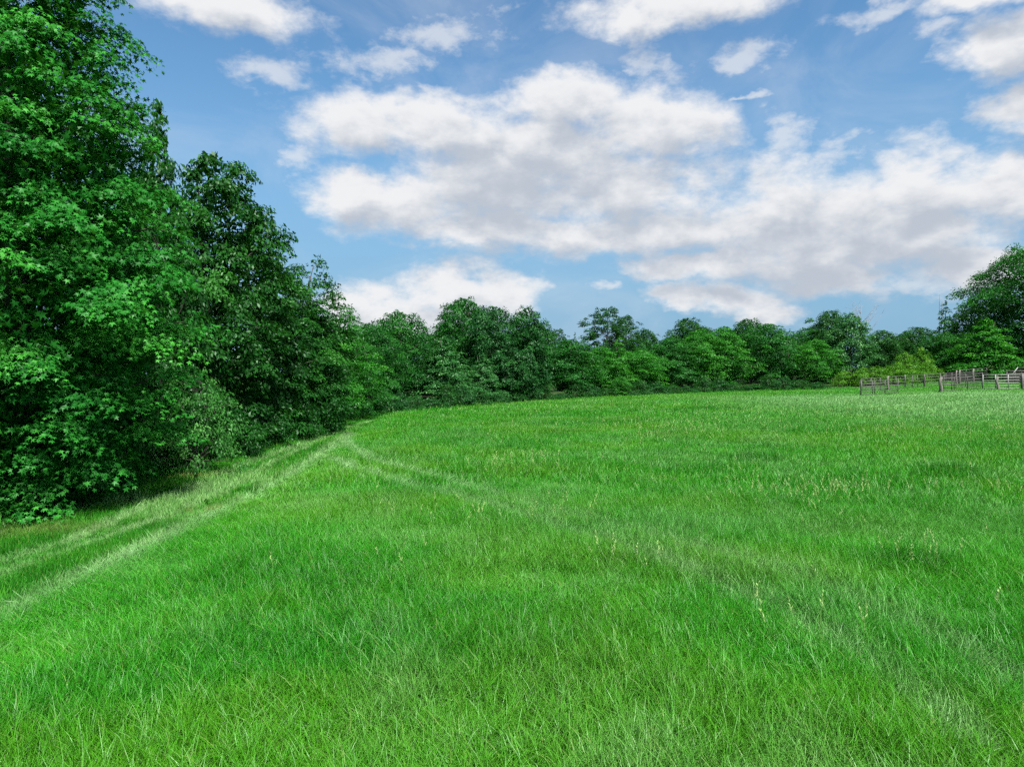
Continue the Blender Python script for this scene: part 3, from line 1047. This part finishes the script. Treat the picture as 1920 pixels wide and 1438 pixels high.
# ---- the big sweetgum beside the track
def build_sweetgum():
    r = np.random.default_rng(5)
    env = [(0.2, 1.2), (.8, 1.8), (1.5, 2.2), (2.9, 2.8), (3.8, 3.25), (5.2, 2.8), (6.6, 2.4), (8.1, 2.1), (9.6, 1.55), (11, 0.95), (12.6, .1)]
    lv, (C, t, rho) = crown_leaves(r, 12.6, env, 450, 230, 0.62, 0.34, 0.108, jitter=0.42, droop=0.5, lobes=0.14, fill=0.22, shell=(0.2, 1.0), up=0.75)
    X, Y, Z = at_dist(48, 13.0)
    root = empty('sweetgum_tree', (X, Y, Z), 0.6)
    tag(root, 'tall sweetgum with star-shaped leaves and branches down to the grass beside the track', 'tree')
    trunk, br = wood(r, 12.6, C, 0.20, limbs=60, sides=12, wob=0.05)
    mobj('trunk', trunk.mesh('sweetgum_trunk'), M_BARK, root)
    for q, rb in br:
        mobj('branch', Tubes().add(q, rb, 6).mesh('sweetgum_branch'), M_BARK, root)
    # nearest leaves stand as leaves of their own
    rot = np.array(Matrix.Rotation(0.6, 3, 'Z'))
    wp = lv[0] @ rot.T + np.array([X, Y, Z])
    inview = (np.abs(wp[:, 0] / wp[:, 1]) < 0.74)
    dist = np.linalg.norm(wp - np.array([0, 0, CAM_H]), axis=1) - 6 * lv[3] + 50 * (~inview)
    near = np.argsort(dist)[:300]
    m = np.ones(len(dist), bool); m[near] = False
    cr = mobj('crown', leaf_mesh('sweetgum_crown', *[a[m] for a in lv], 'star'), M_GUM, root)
    cr['kind'] = 'stuff'
    variants = []
    for k in range(4):
        variants.append(leaf_mesh(f'sweetgum_leaf_{k}', np.zeros((1, 3)), np.array([[0, 1., 0]]), np.array([[0, 0, 1.]]), np.array([1.0]), np.array([0.3 + 0.15 * k]), 'star'))
        variants[-1].materials.append(M_GUM)
    P, Dn, Nn, S, T = lv
    for i in near:
        d = Dn[i]; s = np.cross(d, Nn[i]); s /= np.linalg.norm(s); nn = np.cross(s, d)
        o = bpy.data.objects.new('leaf', variants[int(np.clip((T[i] - 0.22) / 0.15, 0, 3))])
        COL.objects.link(o); o.parent = root
        M = Matrix(((s[0], d[0], nn[0], P[i][0]), (s[1], d[1], nn[1], P[i][1]), (s[2], d[2], nn[2], P[i][2]), (0, 0, 0, 1)))
        o.matrix_local = M @ Matrix.Diagonal((S[i], S[i], S[i], 1))
    print('sweetgum leaves', len(P))


build_sweetgum()

# ---- kinds used for the rest of the wood
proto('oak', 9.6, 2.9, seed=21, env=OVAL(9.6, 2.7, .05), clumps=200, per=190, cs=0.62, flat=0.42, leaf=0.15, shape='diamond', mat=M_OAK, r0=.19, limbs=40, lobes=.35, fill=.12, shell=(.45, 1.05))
proto('oakb', 9.0, 3.0, seed=22, env=CONE(9.0, 3.0, .04), clumps=200, per=190, cs=0.60, flat=0.38, leaf=0.15, shape='diamond', mat=M_OAK, r0=.18, limbs=40, lobes=.40, fill=.12, shell=(.4, 1.08))
proto('airy', 9.0, 2.4, seed=23, env=OVAL(9.0, 2.2, .15), clumps=95, per=120, cs=0.58, flat=0.5, leaf=0.15, shape='diamond', mat=M_OAK, r0=.14, limbs=70, lobes=.5, fill=.03, shell=(.3, 1.1))
proto('round', 10., 4.0, seed=31, env=ROUND(10, 3.8, .06), clumps=210, per=95, cs=0.82, flat=0.50, leaf=0.215, shape='diamond', mat=M_MID, r0=.2, limbs=18, fill=.25, lobes=.3)
proto('roundb', 10., 4.0, seed=32, env=ROUND(10, 3.8, .05), clumps=190, per=100, cs=0.88, flat=0.46, leaf=0.215, shape='diamond', mat=M_MID, r0=.2, limbs=18, fill=.25, lobes=.45)
proto('cone', 9.0, 3.0, seed=33, env=CONE(9, 2.9, .03), clumps=230, per=75, cs=0.60, flat=0.50, leaf=0.20, shape='diamond', mat=M_PALE, r0=.16, limbs=14, fill=.15, lobes=.25)
proto('layered', 8.0, 3.2, seed=34, env=ROUND(8, 3.0, .10), clumps=165, per=110, cs=0.85, flat=0.28, leaf=0.19, shape='diamond', mat=M_LIGHT, r0=.13, limbs=26, fill=.20, lobes=.4, droop=.28)
proto('layeredb', 8.0, 3.2, seed=35, env=OVAL(8, 3.0, .08), clumps=165, per=110, cs=0.80, flat=0.30, leaf=0.19, shape='diamond', mat=M_LIGHT, r0=.13, limbs=26, fill=.20, lobes=.5, droop=.3)
proto('magnolia', 9.0, 3.6, seed=36, env=OVAL(9, 3.4, .03), clumps=230, per=70, cs=0.62, flat=0.6, leaf=0.23, shape='diamond', mat=M_DARK, r0=.2, limbs=10, fill=.2, lobes=.18, jitter=.6)
proto('great', 17., 9.0, seed=39, env=ROUND(17, 8.8, .02), clumps=560, per=120, cs=1.2, flat=.6, leaf=.26, shape='diamond', mat=M_MID, r0=.4, limbs=40, fill=.30, lobes=.28, shell=(.55, 1.0))
proto('pine', 12., 3.6, seed=37, env=[(4.6, 1.6), (5.6, 2.9), (7.5, 3.4), (9.4, 3.2), (10.8, 2.4), (11.8, 1.0)], clumps=170, per=75, cs=0.58, flat=0.65, leaf=0.22, shape='diamond', mat=M_PINE, r0=.17, limbs=70, fill=.0, lobes=.35, jitter=.9, droop=.15, shell=(.25, 1.05), top=.96)
proto('slim', 8.0, 1.9, seed=38, env=CONE(8, 1.8, .10), clumps=85, per=80, cs=0.52, flat=0.45, leaf=0.19, shape='diamond', mat=M_LIGHT, r0=.10, limbs=20, fill=.06, lobes=.3)
proto('bush', 2.2, 1.7, seed=41, env=[(.08, 1.2), (.5, 1.6), (1.1, 1.5), (1.7, 1.0), (2.1, .35)], clumps=70, per=75, cs=0.42, flat=0.5, leaf=0.12, shape='diamond', mat=M_DARK, r0=.035, limbs=20, fill=.2, lobes=.3)
proto('bushb', 2.0, 1.6, seed=42, env=[(.05, 1.3), (.4, 1.55), (.9, 1.35), (1.5, .9), (1.95, .3)], clumps=60, per=75, cs=0.45, flat=0.4, leaf=0.11, shape='diamond', mat=M_MID, r0=.03, limbs=22, fill=.15, lobes=.45)
proto('brush', 2.4, 1.5, seed=43, env=[(.1, .9), (.6, 1.35), (1.2, 1.4), (1.8, 1.0), (2.3, .4)], clumps=90, per=70, cs=0.36, flat=0.35, leaf=0.085, shape='diamond', mat=M_PALE, r0=.03, limbs=60, fill=.05, lobes=.5, shell=(.3, 1.1))

# ---- the row along the track (column, distance, top row, half width)
place('oak', 'oak_tree', 395, 21.5, 278, 145, M_OAK, 'dark oak just behind the big sweetgum, tallest of the row after it')
place('oakb', 'young_oak_tree', 300, 18.4, 185, 105, M_OAK, 'small-leaved dark tree squeezed between the big sweetgum and the dark oak')
place('oakb', 'oak_tree', 478, 26.0, 392, 135, M_OAK, 'dark oak with a sloping crown between the tallest oak and the airy one')
place('airy', 'airy_oak_tree', 592, 31.0, 472, 84, M_OAK, 'oak with open airy top branches showing sky beside the last oaks')
place('oak', 'oak_tree', 555, 30.0, 545, 110, M_OAK, 'low dark oak hanging over the track before it bends')
place('oakb', 'oak_tree', 250, 24.0, 330, 150, M_OAK, 'oak hidden behind the big sweetgum')
place('oak', 'oak_tree', 60, 21.0, 150, 170, M_OAK, 'oak in the shade behind the trunk of the big sweetgum')
place('oakb', 'oak_tree', -140, 17.0, 100, 190, M_OAK, 'oak at the dark end of the row, past the big sweetgum')
place('layeredb', 'sweetgum_sapling', 645, 37.0, 622, 62, M_LIGHT, 'bright green young tree drooping over the bend of the track')
place('slim', 'slim_tree', 690, 41.0, 640, 45, M_MID, 'slim green tree beside the drooping young tree at the bend')
place('roundb', 'round_tree', 620, 44.0, 590, 75, M_MID, 'mid green tree filling the gap behind the bend of the track')

# shrubs along the foot of the row
for i, (x, D, ty, hw, kind, mat, lab) in enumerate((
    (368, 17.4, 684, 78, 'brush', M_FEATHER, 'pale feathery shrub leaning out between the sweetgum and the oaks'),
    (300, 17.6, 800, 75, 'bushb', M_MID, 'leafy shrub between the pale feathery shrub and the sweetgum'), (215, 16.0, 845, 60, 'bushb', M_LIGHT, 'low weedy shrub on the verge just past the sweetgum'), (420, 20.5, 750, 70, 'bush', M_OAK, 'dark shrub right behind the pale feathery shrub'),
    (480, 23.5, 735, 75, 'bush', M_OAK, 'dark shrub at the foot of the tallest oak'), (535, 26.5, 735, 70, 'bushb', M_OAK, 'dark shrub below the oak with the sloping crown'), (590, 29.5, 725, 62, 'bush', M_OAK, 'dark shrub at the foot of the airy oak'),
    (620, 33.0, 735, 45, 'bushb', M_MID, 'mid green shrub below the drooping young tree'), (130, 14.5, 880, 75, 'bushb', M_LIGHT, 'low shrub close beside the sweetgum trunk'), (10, 13.2, 870, 75, 'bush', M_MID, 'dark shrub in the shade around the sweetgum trunk'), (-80, 13.0, 850, 90, 'bush', M_OAK, 'dark shrub past the sweetgum at the dark end of the row'),
    (445, 21.0, 800, 50, 'bushb', M_OAK, 'small low shrub in front of the tallest oak'), (560, 27.0, 765, 45, 'bushb', M_DARK, 'small dark shrub under the low oak before the bend'), (670, 40.0, 740, 40, 'bush', M_MID, 'green shrub at the foot of the slim tree at the bend'), (725, 45.0, 735, 42, 'bushb', M_DARK, 'dark shrub where the track turns the corner'))):
    place(kind, 'shrub', x, D, ty, hw, mat, lab, 'shrub', 'shrubs under the row of trees')

# low leafy plants on the verge
for i, (x, y, h, lab) in enumerate(((20, 985, .45, 'below the near side of the sweetgum'), (105, 968, .5, 'right at the foot of the sweetgum trunk'), (165, 945, .55, 'under the lowest sweetgum branch'),
        (215, 925, .5, 'just past the lowest sweetgum branch'), (268, 905, .6, 'before the low weedy shrub'), (330, 885, .55, 'in front of the pale feathery shrub'),
        (395, 862, .6, 'where the oaks begin'), (450, 848, .6, 'beside the brown patch of the track'), (520, 828, .6, 'under the oak with the sloping crown'), (580, 812, .6, 'under the airy oak'))):
    g = gpt(x, y)
    top = 700 - (h + float(ground_z(*g)) - CAM_H) / g[1] * F_PX
    place(('bushb', 'bush')[i % 2], 'verge_plant', x, g[1] + 0.25, top, 0.55 / g[1] * F_PX, (M_LIGHT, M_MID)[i % 2], 'low leafy plant on the verge ' + lab, 'plant', 'plants along the verge')

# ---- the wood closing the far side of the field
BACK = 'trees in the second row of the far wood'
FAR = [
    ('slim', 'pointed_tree', 660, 56, 568, 26, M_MID, 'tree with a small pointed top rising at the corner of the wood'),
    ('round', 'round_tree', 745, 54, 582, 68, M_MID, 'broad mid green tree where the far wood begins'),
    ('roundb', 'round_tree', 705, 50, 610, 52, M_MID, 'low round tree in the shaded corner where the track turns'),
    ('round', 'tall_tree', 868, 62, 556, 64, M_MID, 'tallest tree of the far wood with a ragged top'),
    ('cone', 'sweetgum_tree', 832, 54, 628, 68, M_PALE, 'pale cone-shaped sweetgum in front of the tallest tree of the far wood'),
    ('cone', 'sweetgum_tree', 905, 56, 660, 42, M_PALE, 'narrow pale sweetgum next to the pale cone-shaped one'),
    ('roundb', 'dark_tree', 925, 60, 572, 62, M_DARK, 'dark round tree behind the narrow pale sweetgum'),
    ('magnolia', 'magnolia_tree', 988, 61, 574, 54, M_DARK, 'large dark magnolia at the end of the tall part of the far wood'),
    ('magnolia', 'magnolia_tree', 950, 58, 650, 50, M_DARK, 'lower dark evergreen in front of the large dark magnolia'),
    ('layered', 'round_tree', 1070, 66, 634, 54, M_MID, 'rounded tree with drooping sprays in front of the pine'),
    ('pine', 'pine_tree', 1136, 92, 572, 44, M_PINE, 'taller of two open-crowned dark pines standing above the far wood'),
    ('pine', 'pine_tree', 1174, 95, 588, 30, M_PINE, 'shorter of two open-crowned dark pines standing above the far wood'),
    ('pine', 'pine_tree', 1046, 120, 614, 22, M_PINE, 'small far pine top showing beside the large dark magnolia'),
    ('slim', 'conifer_tree', 1078, 118, 622, 12, M_PINE, 'tiny pointed conifer top far behind the rounded tree'),
    ('layeredb', 'young_tree', 1128, 70, 648, 48, M_LIGHT, 'young light green tree under the pine'),
    ('slim', 'young_tree', 1160, 71, 628, 36, M_LIGHT, 'narrow bright young tree in front of the pine'),
    ('layered', 'young_tree', 1200, 73, 655, 50, M_LIGHT, 'spreading young tree with level sprays beside the pine'),
    ('layeredb', 'young_tree', 1255, 76, 630, 46, M_MID, 'young tree with drooping level sprays in the middle of the light row'),
    ('round', 'dark_tree', 1290, 98, 594, 42, M_OAK, 'dark domed treetop showing above the light young row'),
    ('round', 'far_tree', 1213, 100, 616, 30, M_OAK, 'dark far treetop between the pines and the light young row'),
    ('layered', 'young_tree', 1310, 78, 616, 44, M_LIGHT, 'full young tree below the dark domed treetop'),
    ('layeredb', 'young_tree', 1358, 80, 610, 48, M_LIGHT, 'yellowish green young tree beside the full young tree'),
    ('round', 'dark_tree', 1402, 100, 596, 44, M_OAK, 'wide dark treetop behind the yellowish young tree'),
    ('layered', 'young_tree', 1438, 82, 604, 52, M_MID, 'tall leafy tree above the heap of dry brush'),
    ('slim', 'young_tree', 1480, 83, 616, 28, M_MID, 'slim tree with pale bare stems next to the heap of dry brush'),
    ('layeredb', 'young_tree', 1530, 82, 634, 44, M_LIGHT, 'small light tree in front of the big magnolia'),
    ('magnolia', 'magnolia_tree', 1592, 88, 586, 46, M_PALE, 'big dome-shaped magnolia with greyish bloom at the end of the wood'),
    ('roundb', 'dark_tree', 1556, 93, 580, 42, M_OAK, 'dark tree leaning against the big dome-shaped magnolia'),
    ('round', 'far_tree', 1655, 102, 618, 34, M_OAK, 'dark treetop just right of the bare dead tree'),
    ('roundb', 'far_tree', 1722, 104, 612, 38, M_OAK, 'dark tree with forked pale limbs above the yellow hedge'),
    ('magnolia', 'far_tree', 1690, 112, 626, 36, M_OAK, 'low far treetop between the two dark ones above the hedge'),
    ('slim', 'pointed_tree', 1772, 90, 563, 30, M_MID, 'pointed leafy treetop beside the radio mast'),
    ('round', 'leafy_tree', 1772, 86, 622, 52, M_MID, 'leafy green tree below the pointed treetop behind the pen'),
    ('cone', 'sweetgum_tree', 1848, 80, 594, 66, M_LIGHT, 'bright cone-shaped sweetgum behind the pen'),
    ('great', 'big_tree', 1975, 84, 448, 142, M_MID, 'largest tree behind the pen, towering over the bright sweetgum'),
    ('magnolia', 'big_tree', 1822, 97, 560, 44, M_OAK, 'olive round treetop on the shoulder of the largest tree behind the pen'),
    ('great', 'big_tree', 2170, 90, 470, 140, M_MID, 'big tree past the cattle chute'),
    ('layered', 'young_tree', 1165, 66, 705, 17, M_LIGHT, 'small bright sapling alone at the foot of the wood'),
]
for f in FAR:
    place(*f[:7], f[7])
SHORT = [(690, 'the low round tree at the corner'), (748, 'the broad tree where the far wood begins'), (815, 'the pale cone-shaped sweetgum'), (850, 'the tallest tree of the far wood'),
         (900, 'the narrow pale sweetgum'), (950, 'the lower dark evergreen'), (995, 'the large dark magnolia'), (1060, 'the rounded tree with drooping sprays'),
         (1110, 'the young tree under the pines'), (1150, 'the narrow bright young tree'), (1185, 'the small bright sapling'), (1212, 'the spreading young tree with level sprays'),
         (1262, 'the middle young tree of the light row'), (1308, 'the full young tree below the domed treetop'), (1358, 'the yellowish green young tree'),
         (1420, 'the tall leafy tree above the brush heap'), (1470, 'the slim tree next to the brush heap'), (1520, 'the small light tree before the big magnolia'), (1575, 'the big dome-shaped magnolia')]


def short_of(x):
    return min(SHORT, key=lambda e: abs(e[0] - x))[1]


for i, x in enumerate(range(690, 1560, 52)):
    D = 76 + (x - 690) * 0.035 + (i % 3) * 4
    ty = (612 + (i % 4) * 6 if x > 1215 else 640 + (i % 3) * 6) if x > 1030 else 604 + (i % 3) * 8
    place(('round', 'roundb', 'magnolia')[i % 3], 'wood_tree', x, D, ty, 52, (M_OAK, M_MID, M_DARK)[i % 3], 'dark second-row tree behind ' + short_of(x), 'tree', BACK)
for i, x in enumerate((1650, 1700, 1755, 1810, 1870, 1930, 2000, 2070)):
    place(('round', 'roundb', 'magnolia')[i % 3], 'wood_tree', x, 106 + (i % 3) * 4, 640 + (i % 3) * 6, 44, M_OAK, 'dark second-row tree behind ' + ('the dark treetop by the bare dead tree', 'the low far treetop above the hedge', 'the tree with forked limbs', 'the olive round treetop', 'the bright cone-shaped sweetgum', 'the largest tree by the pen', 'the largest tree by the pen', 'the big tree past the chute')[i], 'tree', 'trees in the second row behind the pen')

# undergrowth along the far edge, dark leaf colours painting in shade there
for i, (x, y) in enumerate([(690 + 30 * k, None) for k in range(29)]):
    ey = np.interp(x, [p[0] for p in EDGE_PX], [p[1] for p in EDGE_PX])
    g = gpt(x, ey)
    D = g[1] + 1.2
    place(('bush', 'bushb')[i % 2], 'undergrowth_bush', x, D, ey - (24 if x < 1050 else 15) - (9 if x < 1050 else 6) * ((i * 7) % 4), 26, (M_DARK, M_OAK)[i % 2], 'low dark bush at the foot of ' + short_of(x), 'bush', 'bushes along the foot of the far wood')
# yellow-green hedge beside the pen
for i, (x, D, ty, hw) in enumerate(((1582, 81, 694, 26), (1614, 80, 690, 28), (1646, 79, 685, 29), (1680, 79, 680, 30), (1712, 80, 678, 30), (1738, 81, 676, 24), (1696, 84, 657, 26), (1728, 85, 653, 26))):
    place(('bushb', 'bush')[i % 2], 'hedge_bush', x, D, ty, hw, M_YEL, 'yellow-green hedge bush ' + ('at the open end beside the small light tree', 'behind the dark corner post', 'behind the pipe gate', 'behind the stout grey wooden post', 'behind the pale slender post', 'where the hedge meets the green bushes', 'rising behind the hedge line, the lower of two', 'rising behind the hedge line, the higher of two')[i], 'bush', 'bushes of the yellow-green hedge')
for i, (x, D, ty, hw) in enumerate(((1765, 84, 690, 26), (1800, 83, 685, 28), (1838, 82, 690, 28), (1880, 83, 685, 30), (1925, 83, 680, 30))):
    place(('bush', 'bushb')[i % 2], 'undergrowth_bush', x, D, ty, hw, M_MID, 'green bush ' + ('beside the end of the yellow-green hedge', 'behind the pair of tall posts', 'below the bright cone-shaped sweetgum', 'behind the pale pipe gate', 'behind the cattle chute')[i], 'bush', 'bushes under the trees behind the pen')


# ---- bare dead tree, brush heap, mast
def bare_tree():
    r = np.random.default_rng(8)
    X, Y, Z = at_dist(1612, 96)
    root = empty('dead_tree', (X, Y, Z))
    tag(root, 'bare grey dead tree with thin twigs beside the big dome-shaped magnolia', 'tree')
    H = CAM_H + (700 - 570) / F_PX * 96 - Z
    tk = Tubes().add([(0, 0, -.1), (.1, 0, H * .4), (.0, 0, H * .62), (.15, 0, H * .8), (.1, 0, H)], [.12, .09, .06, .04, .012], 6)
    mobj('trunk', tk.mesh('dead_trunk'), M_BARKP, root)
    for k in range(16):
        hb = H * (0.5 + 0.42 * r.random()); a = r.random() * 6.28; L = (H - hb) * 0.7 + 0.7
        o = np.array([math.cos(a), math.sin(a), 0])
        t = Tubes()
        pts = [np.array([.05, 0, hb]) + o * L * f * .65 + np.array([0, 0, L * f * (.45 + .4 * f)]) + r.normal(0, .05, 3) * f for f in (0, .3, .65, 1)]
        t.add(pts, [.03, .024, .016, .008], 4)
        for j in range(4):
            b = pts[1 + j % 3]; d = norm(o + r.normal(0, .6, 3) + np.array([0, 0, .8]))
            t.add([b, b + d * .5, b + d * (.9 + .4 * r.random())], [.011, .009, .005], 3)
        mobj('branch', t.mesh('dead_branch'), M_BARKP, root)


bare_tree()


def brush_heap():
    r = np.random.default_rng(9)
    g = gpt(1450, 727)
    X, Y = g[0], g[1]
    root = empty('brush_heap', (X, Y, float(ground_z(X, Y))))
    tag(root, 'low heap of dry brown brushwood at the edge of the far wood', 'brush heap')
    for k in range(70):
        a = r.random() * 6.28; L = 1.2 + 1.6 * r.random(); e = r.normal(0.25, 0.35)
        c = np.array([r.normal(0, .9), r.normal(0, .45), .15 + abs(r.normal(0, .35))])
        d = np.array([math.cos(a) * math.cos(e), math.sin(a) * math.cos(e) * .6, math.sin(e)]) * L / 2
        p0, p1 = c - d, c + d
        p0[2] = max(p0[2], .03); p1[2] = max(p1[2], .05)
        mobj('stick', Tubes().add([p0, c + r.normal(0, .06, 3), p1], [.03, .022, .008], 4).mesh('stick'), M_BARKP, root)


brush_heap()


def metal(name, col, rough=0.6, rust=0.15):
    m, t, out = new_mat(name)
    g = ND(t, 'ShaderNodeNewGeometry')
    n = NOISE(t, g.outputs['Position'], 3.0, 6, 0.7)
    c = MIX(t, MATH(t, 'MULTIPLY', SMOOTH(t, n, 0.45, 0.65), rust), col, (0.07, 0.055, 0.045))
    p = ND(t, 'ShaderNodeBsdfPrincipled')
    t.links.new(c, p.inputs['Base Color']); p.inputs['Roughness'].default_value = rough; p.inputs['Metallic'].default_value = 0.15
    t.links.new(p.outputs[0], out.inputs['Surface'])
    return m


M_PIPE = metal('weathered_pipe', (0.060, 0.060, 0.056))
M_PIPED = metal('dark_pipe', (0.030, 0.028, 0.026))
M_PIPEW = metal('pale_pipe', (0.19, 0.20, 0.185), rust=0.3)
M_POST = bark_mat('weathered_post', (0.07, 0.064, 0.056), (0.19, 0.175, 0.155), 6)


def mast():
    D = 400.0
    X, Y, Z = at_dist(1762, D)
    top = CAM_H + (700 - 566) / F_PX * D
    root = empty('radio_mast', (X, Y, Z))
    tag(root, 'faint grey lattice radio mast far behind the trees', 'mast')
    H = top - Z; w = 0.75
    legs = [(-w, -.4), (w, -.4), (0, .9)]
    for a, b in legs:
        mobj('leg', Tubes().add([(a, b, 0), (a, b, H)], .12, 5).mesh('mast_leg'), M_PIPE, root)
    for k in range(int(H / 2)):
        z = k * 2.0
        for i in range(3):
            p, q = legs[i], legs[(i + 1) % 3]
            if k % 2: p, q = q, p
            mobj('brace', Tubes().add([(*p, z), (*q, z + 2)], .05, 3).mesh('brace'), M_PIPE, root)
    mobj('aerial', Tubes().add([(-w, -.4, H - .2), (-w, -.4, H + 4.2)], .06, 4).mesh('aerial'), M_PIPE, root)


mast()


# ------------------------------------------------------------------ the cattle pen
def P3w(x, D):
    X, Y, Z = at_dist(x, D)
    return np.array([X, Y, Z])


def pen_panel(name, x0, D0, x1, D1, h, n_rail, uprights, mat, label, cat='panel', low=0.16, rail_r=0.027, group=None):
    a, b = P3w(x0, D0), P3w(x1, D1)
    root = empty(name, a)
    tag(root, label, cat, group)
    v = b - a
    for k in range(n_rail):
        z = low + (h - low) * k / (n_rail - 1)
        mobj('rail', Tubes().add([np.array([0, 0, z]), v * 0.5 + [0, 0, z - 0.01], v + [0, 0, z]], rail_r, 6).mesh('pen_rail'), mat, root)
    for f in [0.0, *uprights, 1.0]:
        p = v * f
        mobj('upright', Tubes().add([p + [0, 0, -0.05 if f in (0.0, 1.0) else low], p + [0, 0, h + 0.02]], rail_r * 1.15, 6).mesh('pen_upright'), mat, root)
    return root


def pen_post(x, D, h, rad, mat, label, crook=0.03, group=None):
    a = P3w(x, D)
    t = Tubes().add([(0, 0, -.3), (crook * .3, 0, h * .35), (-crook, crook, h * .7), (crook * .5, 0, h)], [rad * 1.1, rad, rad * .95, rad * .85], 8)
    o = mobj('fence_post', t.mesh('fence_post'), mat, None, a)
    return tag(o, label, 'post', group)


pen_panel('pen_gate', 1615, 60, 1684, 61.5, 1.32, 6, (0.3, 0.36, 0.64), M_PIPE, 'weathered pipe gate closing the near corner of the pen by the hedge', 'gate')
pen_post(1614, 59.9, 1.42, 0.05, M_PIPED, 'thin dark corner post at the end of the pen by the hedge', 0.0)
pen_post(1665, 68, 1.45, 0.10, M_POST, 'stout grey wooden post behind the gate by the hedge')
pen_panel('corral_fence', 1616, 67.5, 1665, 68.3, 1.30, 5, (0.35, 0.7), M_PIPE, 'short rail panel between the hedge corner and the stout wooden post')
pen_panel('corral_fence', 1666, 68.5, 1733, 71.5, 1.34, 5, (0.2, 0.46, 0.66, 0.8), M_PIPE, 'long back rail panel between the stout post and the middle of the pen')
pen_post(1697, 70.0, 1.42, 0.055, M_PIPEW, 'pale slender post in the middle of the long back rail panel', 0.0)
pen_post(1733, 71.4, 1.40, 0.07, M_PIPED, 'dark post joining the two back rail panels', 0.0)
pen_panel('corral_fence', 1734, 71.6, 1797, 74.5, 1.36, 5, (0.45, 0.62, 0.8), M_PIPE, 'back rail panel ending at the pair of tall posts')
pen_post(1793.5, 74.2, 1.60, 0.075, M_POST, 'left one of the pair of tall posts in the back of the pen')
pen_post(1799.5, 74.4, 1.62, 0.085, M_POST, 'right one of the pair of tall posts in the back of the pen')
pen_panel('corral_fence', 1800, 74.6, 1850, 77.5, 1.55, 6, (0.48,), M_PIPE, 'highest back rail panel rising towards the big trees')
pen_post(1825, 76.0, 1.60, 0.10, M_POST, 'grey post halfway along the highest back rail panel')
pen_post(1762, 61.5, 1.36, 0.06, M_PIPED, 'black iron post beside the crooked wooden one')
pen_post(1765, 61.8, 1.38, 0.11, M_POST, 'crooked grey wooden post at the start of the front panels', 0.07)
pen_panel('corral_fence', 1766, 62, 1842, 63.5, 1.36, 6, (0.24, 0.30, 0.63), M_PIPED, 'dark front rail panel between the crooked post and the pale gate')
pen_panel('corral_fence', 1770, 66, 1842, 70, 1.42, 5, (0.3, 0.55), M_PIPE, 'inner rail panel slanting across behind the dark front panel')
pen_panel('pen_gate', 1843, 63.3, 1915, 62.5, 1.42, 6, (0.33, 0.66), M_PIPEW, 'pale pipe gate with rounded rails in the front of the pen', 'gate', rail_r=0.036)
pen_post(1871, 62.2, 1.28, 0.11, M_POST, 'crooked wooden post standing in front of the pale gate', 0.08)
pen_post(1916, 62.4, 1.50, 0.075, M_PIPED, 'dark post at the far end of the pale gate', 0.0)
pen_panel('corral_fence', 1918, 62.4, 1990, 62.0, 1.45, 6, (0.33, 0.66), M_PIPEW, 'pale front panel beyond the dark end post')


def chute():
    a = P3w(1903, 73)
    root = empty('cattle_chute', a)
    tag(root, 'dark cattle chute with slanting pale braces behind the pale gate', 'cattle chute')
    W, Dp, h = 3.2, 1.2, 1.35
    for s in (0, 1):
        for k in range(5):
            z = .25 + k * .26
            mobj('board', Tubes().add([(0, s * Dp, z), (W, s * Dp, z + .05)], [.10, .10], 4).mesh('chute_board'), M_PIPED, root)
        for f in (0, .5, 1):
            mobj('upright', Tubes().add([(W * f, s * Dp, -.1), (W * f, s * Dp, h)], .06, 6).mesh('chute_upright'), M_PIPED, root)
    for f in (0.0, 1.0):
        mobj('brace', Tubes().add([(W * f - .5 + .5 * f, -.06, h * .55), (W * f + .25 - .2 * f, -.06, h + .35)], .05, 5).mesh('chute_brace'), M_PIPEW, root)
    mobj('top_rail', Tubes().add([(.2, -.06, h + .32), (W, -.06, h + .32)], .04, 5).mesh('chute_top'), M_PIPE, root)


chute()
for ob in bpy.data.objects:
    for k in ('_h', '_h0', '_r0'):
        if k in ob: del ob[k]
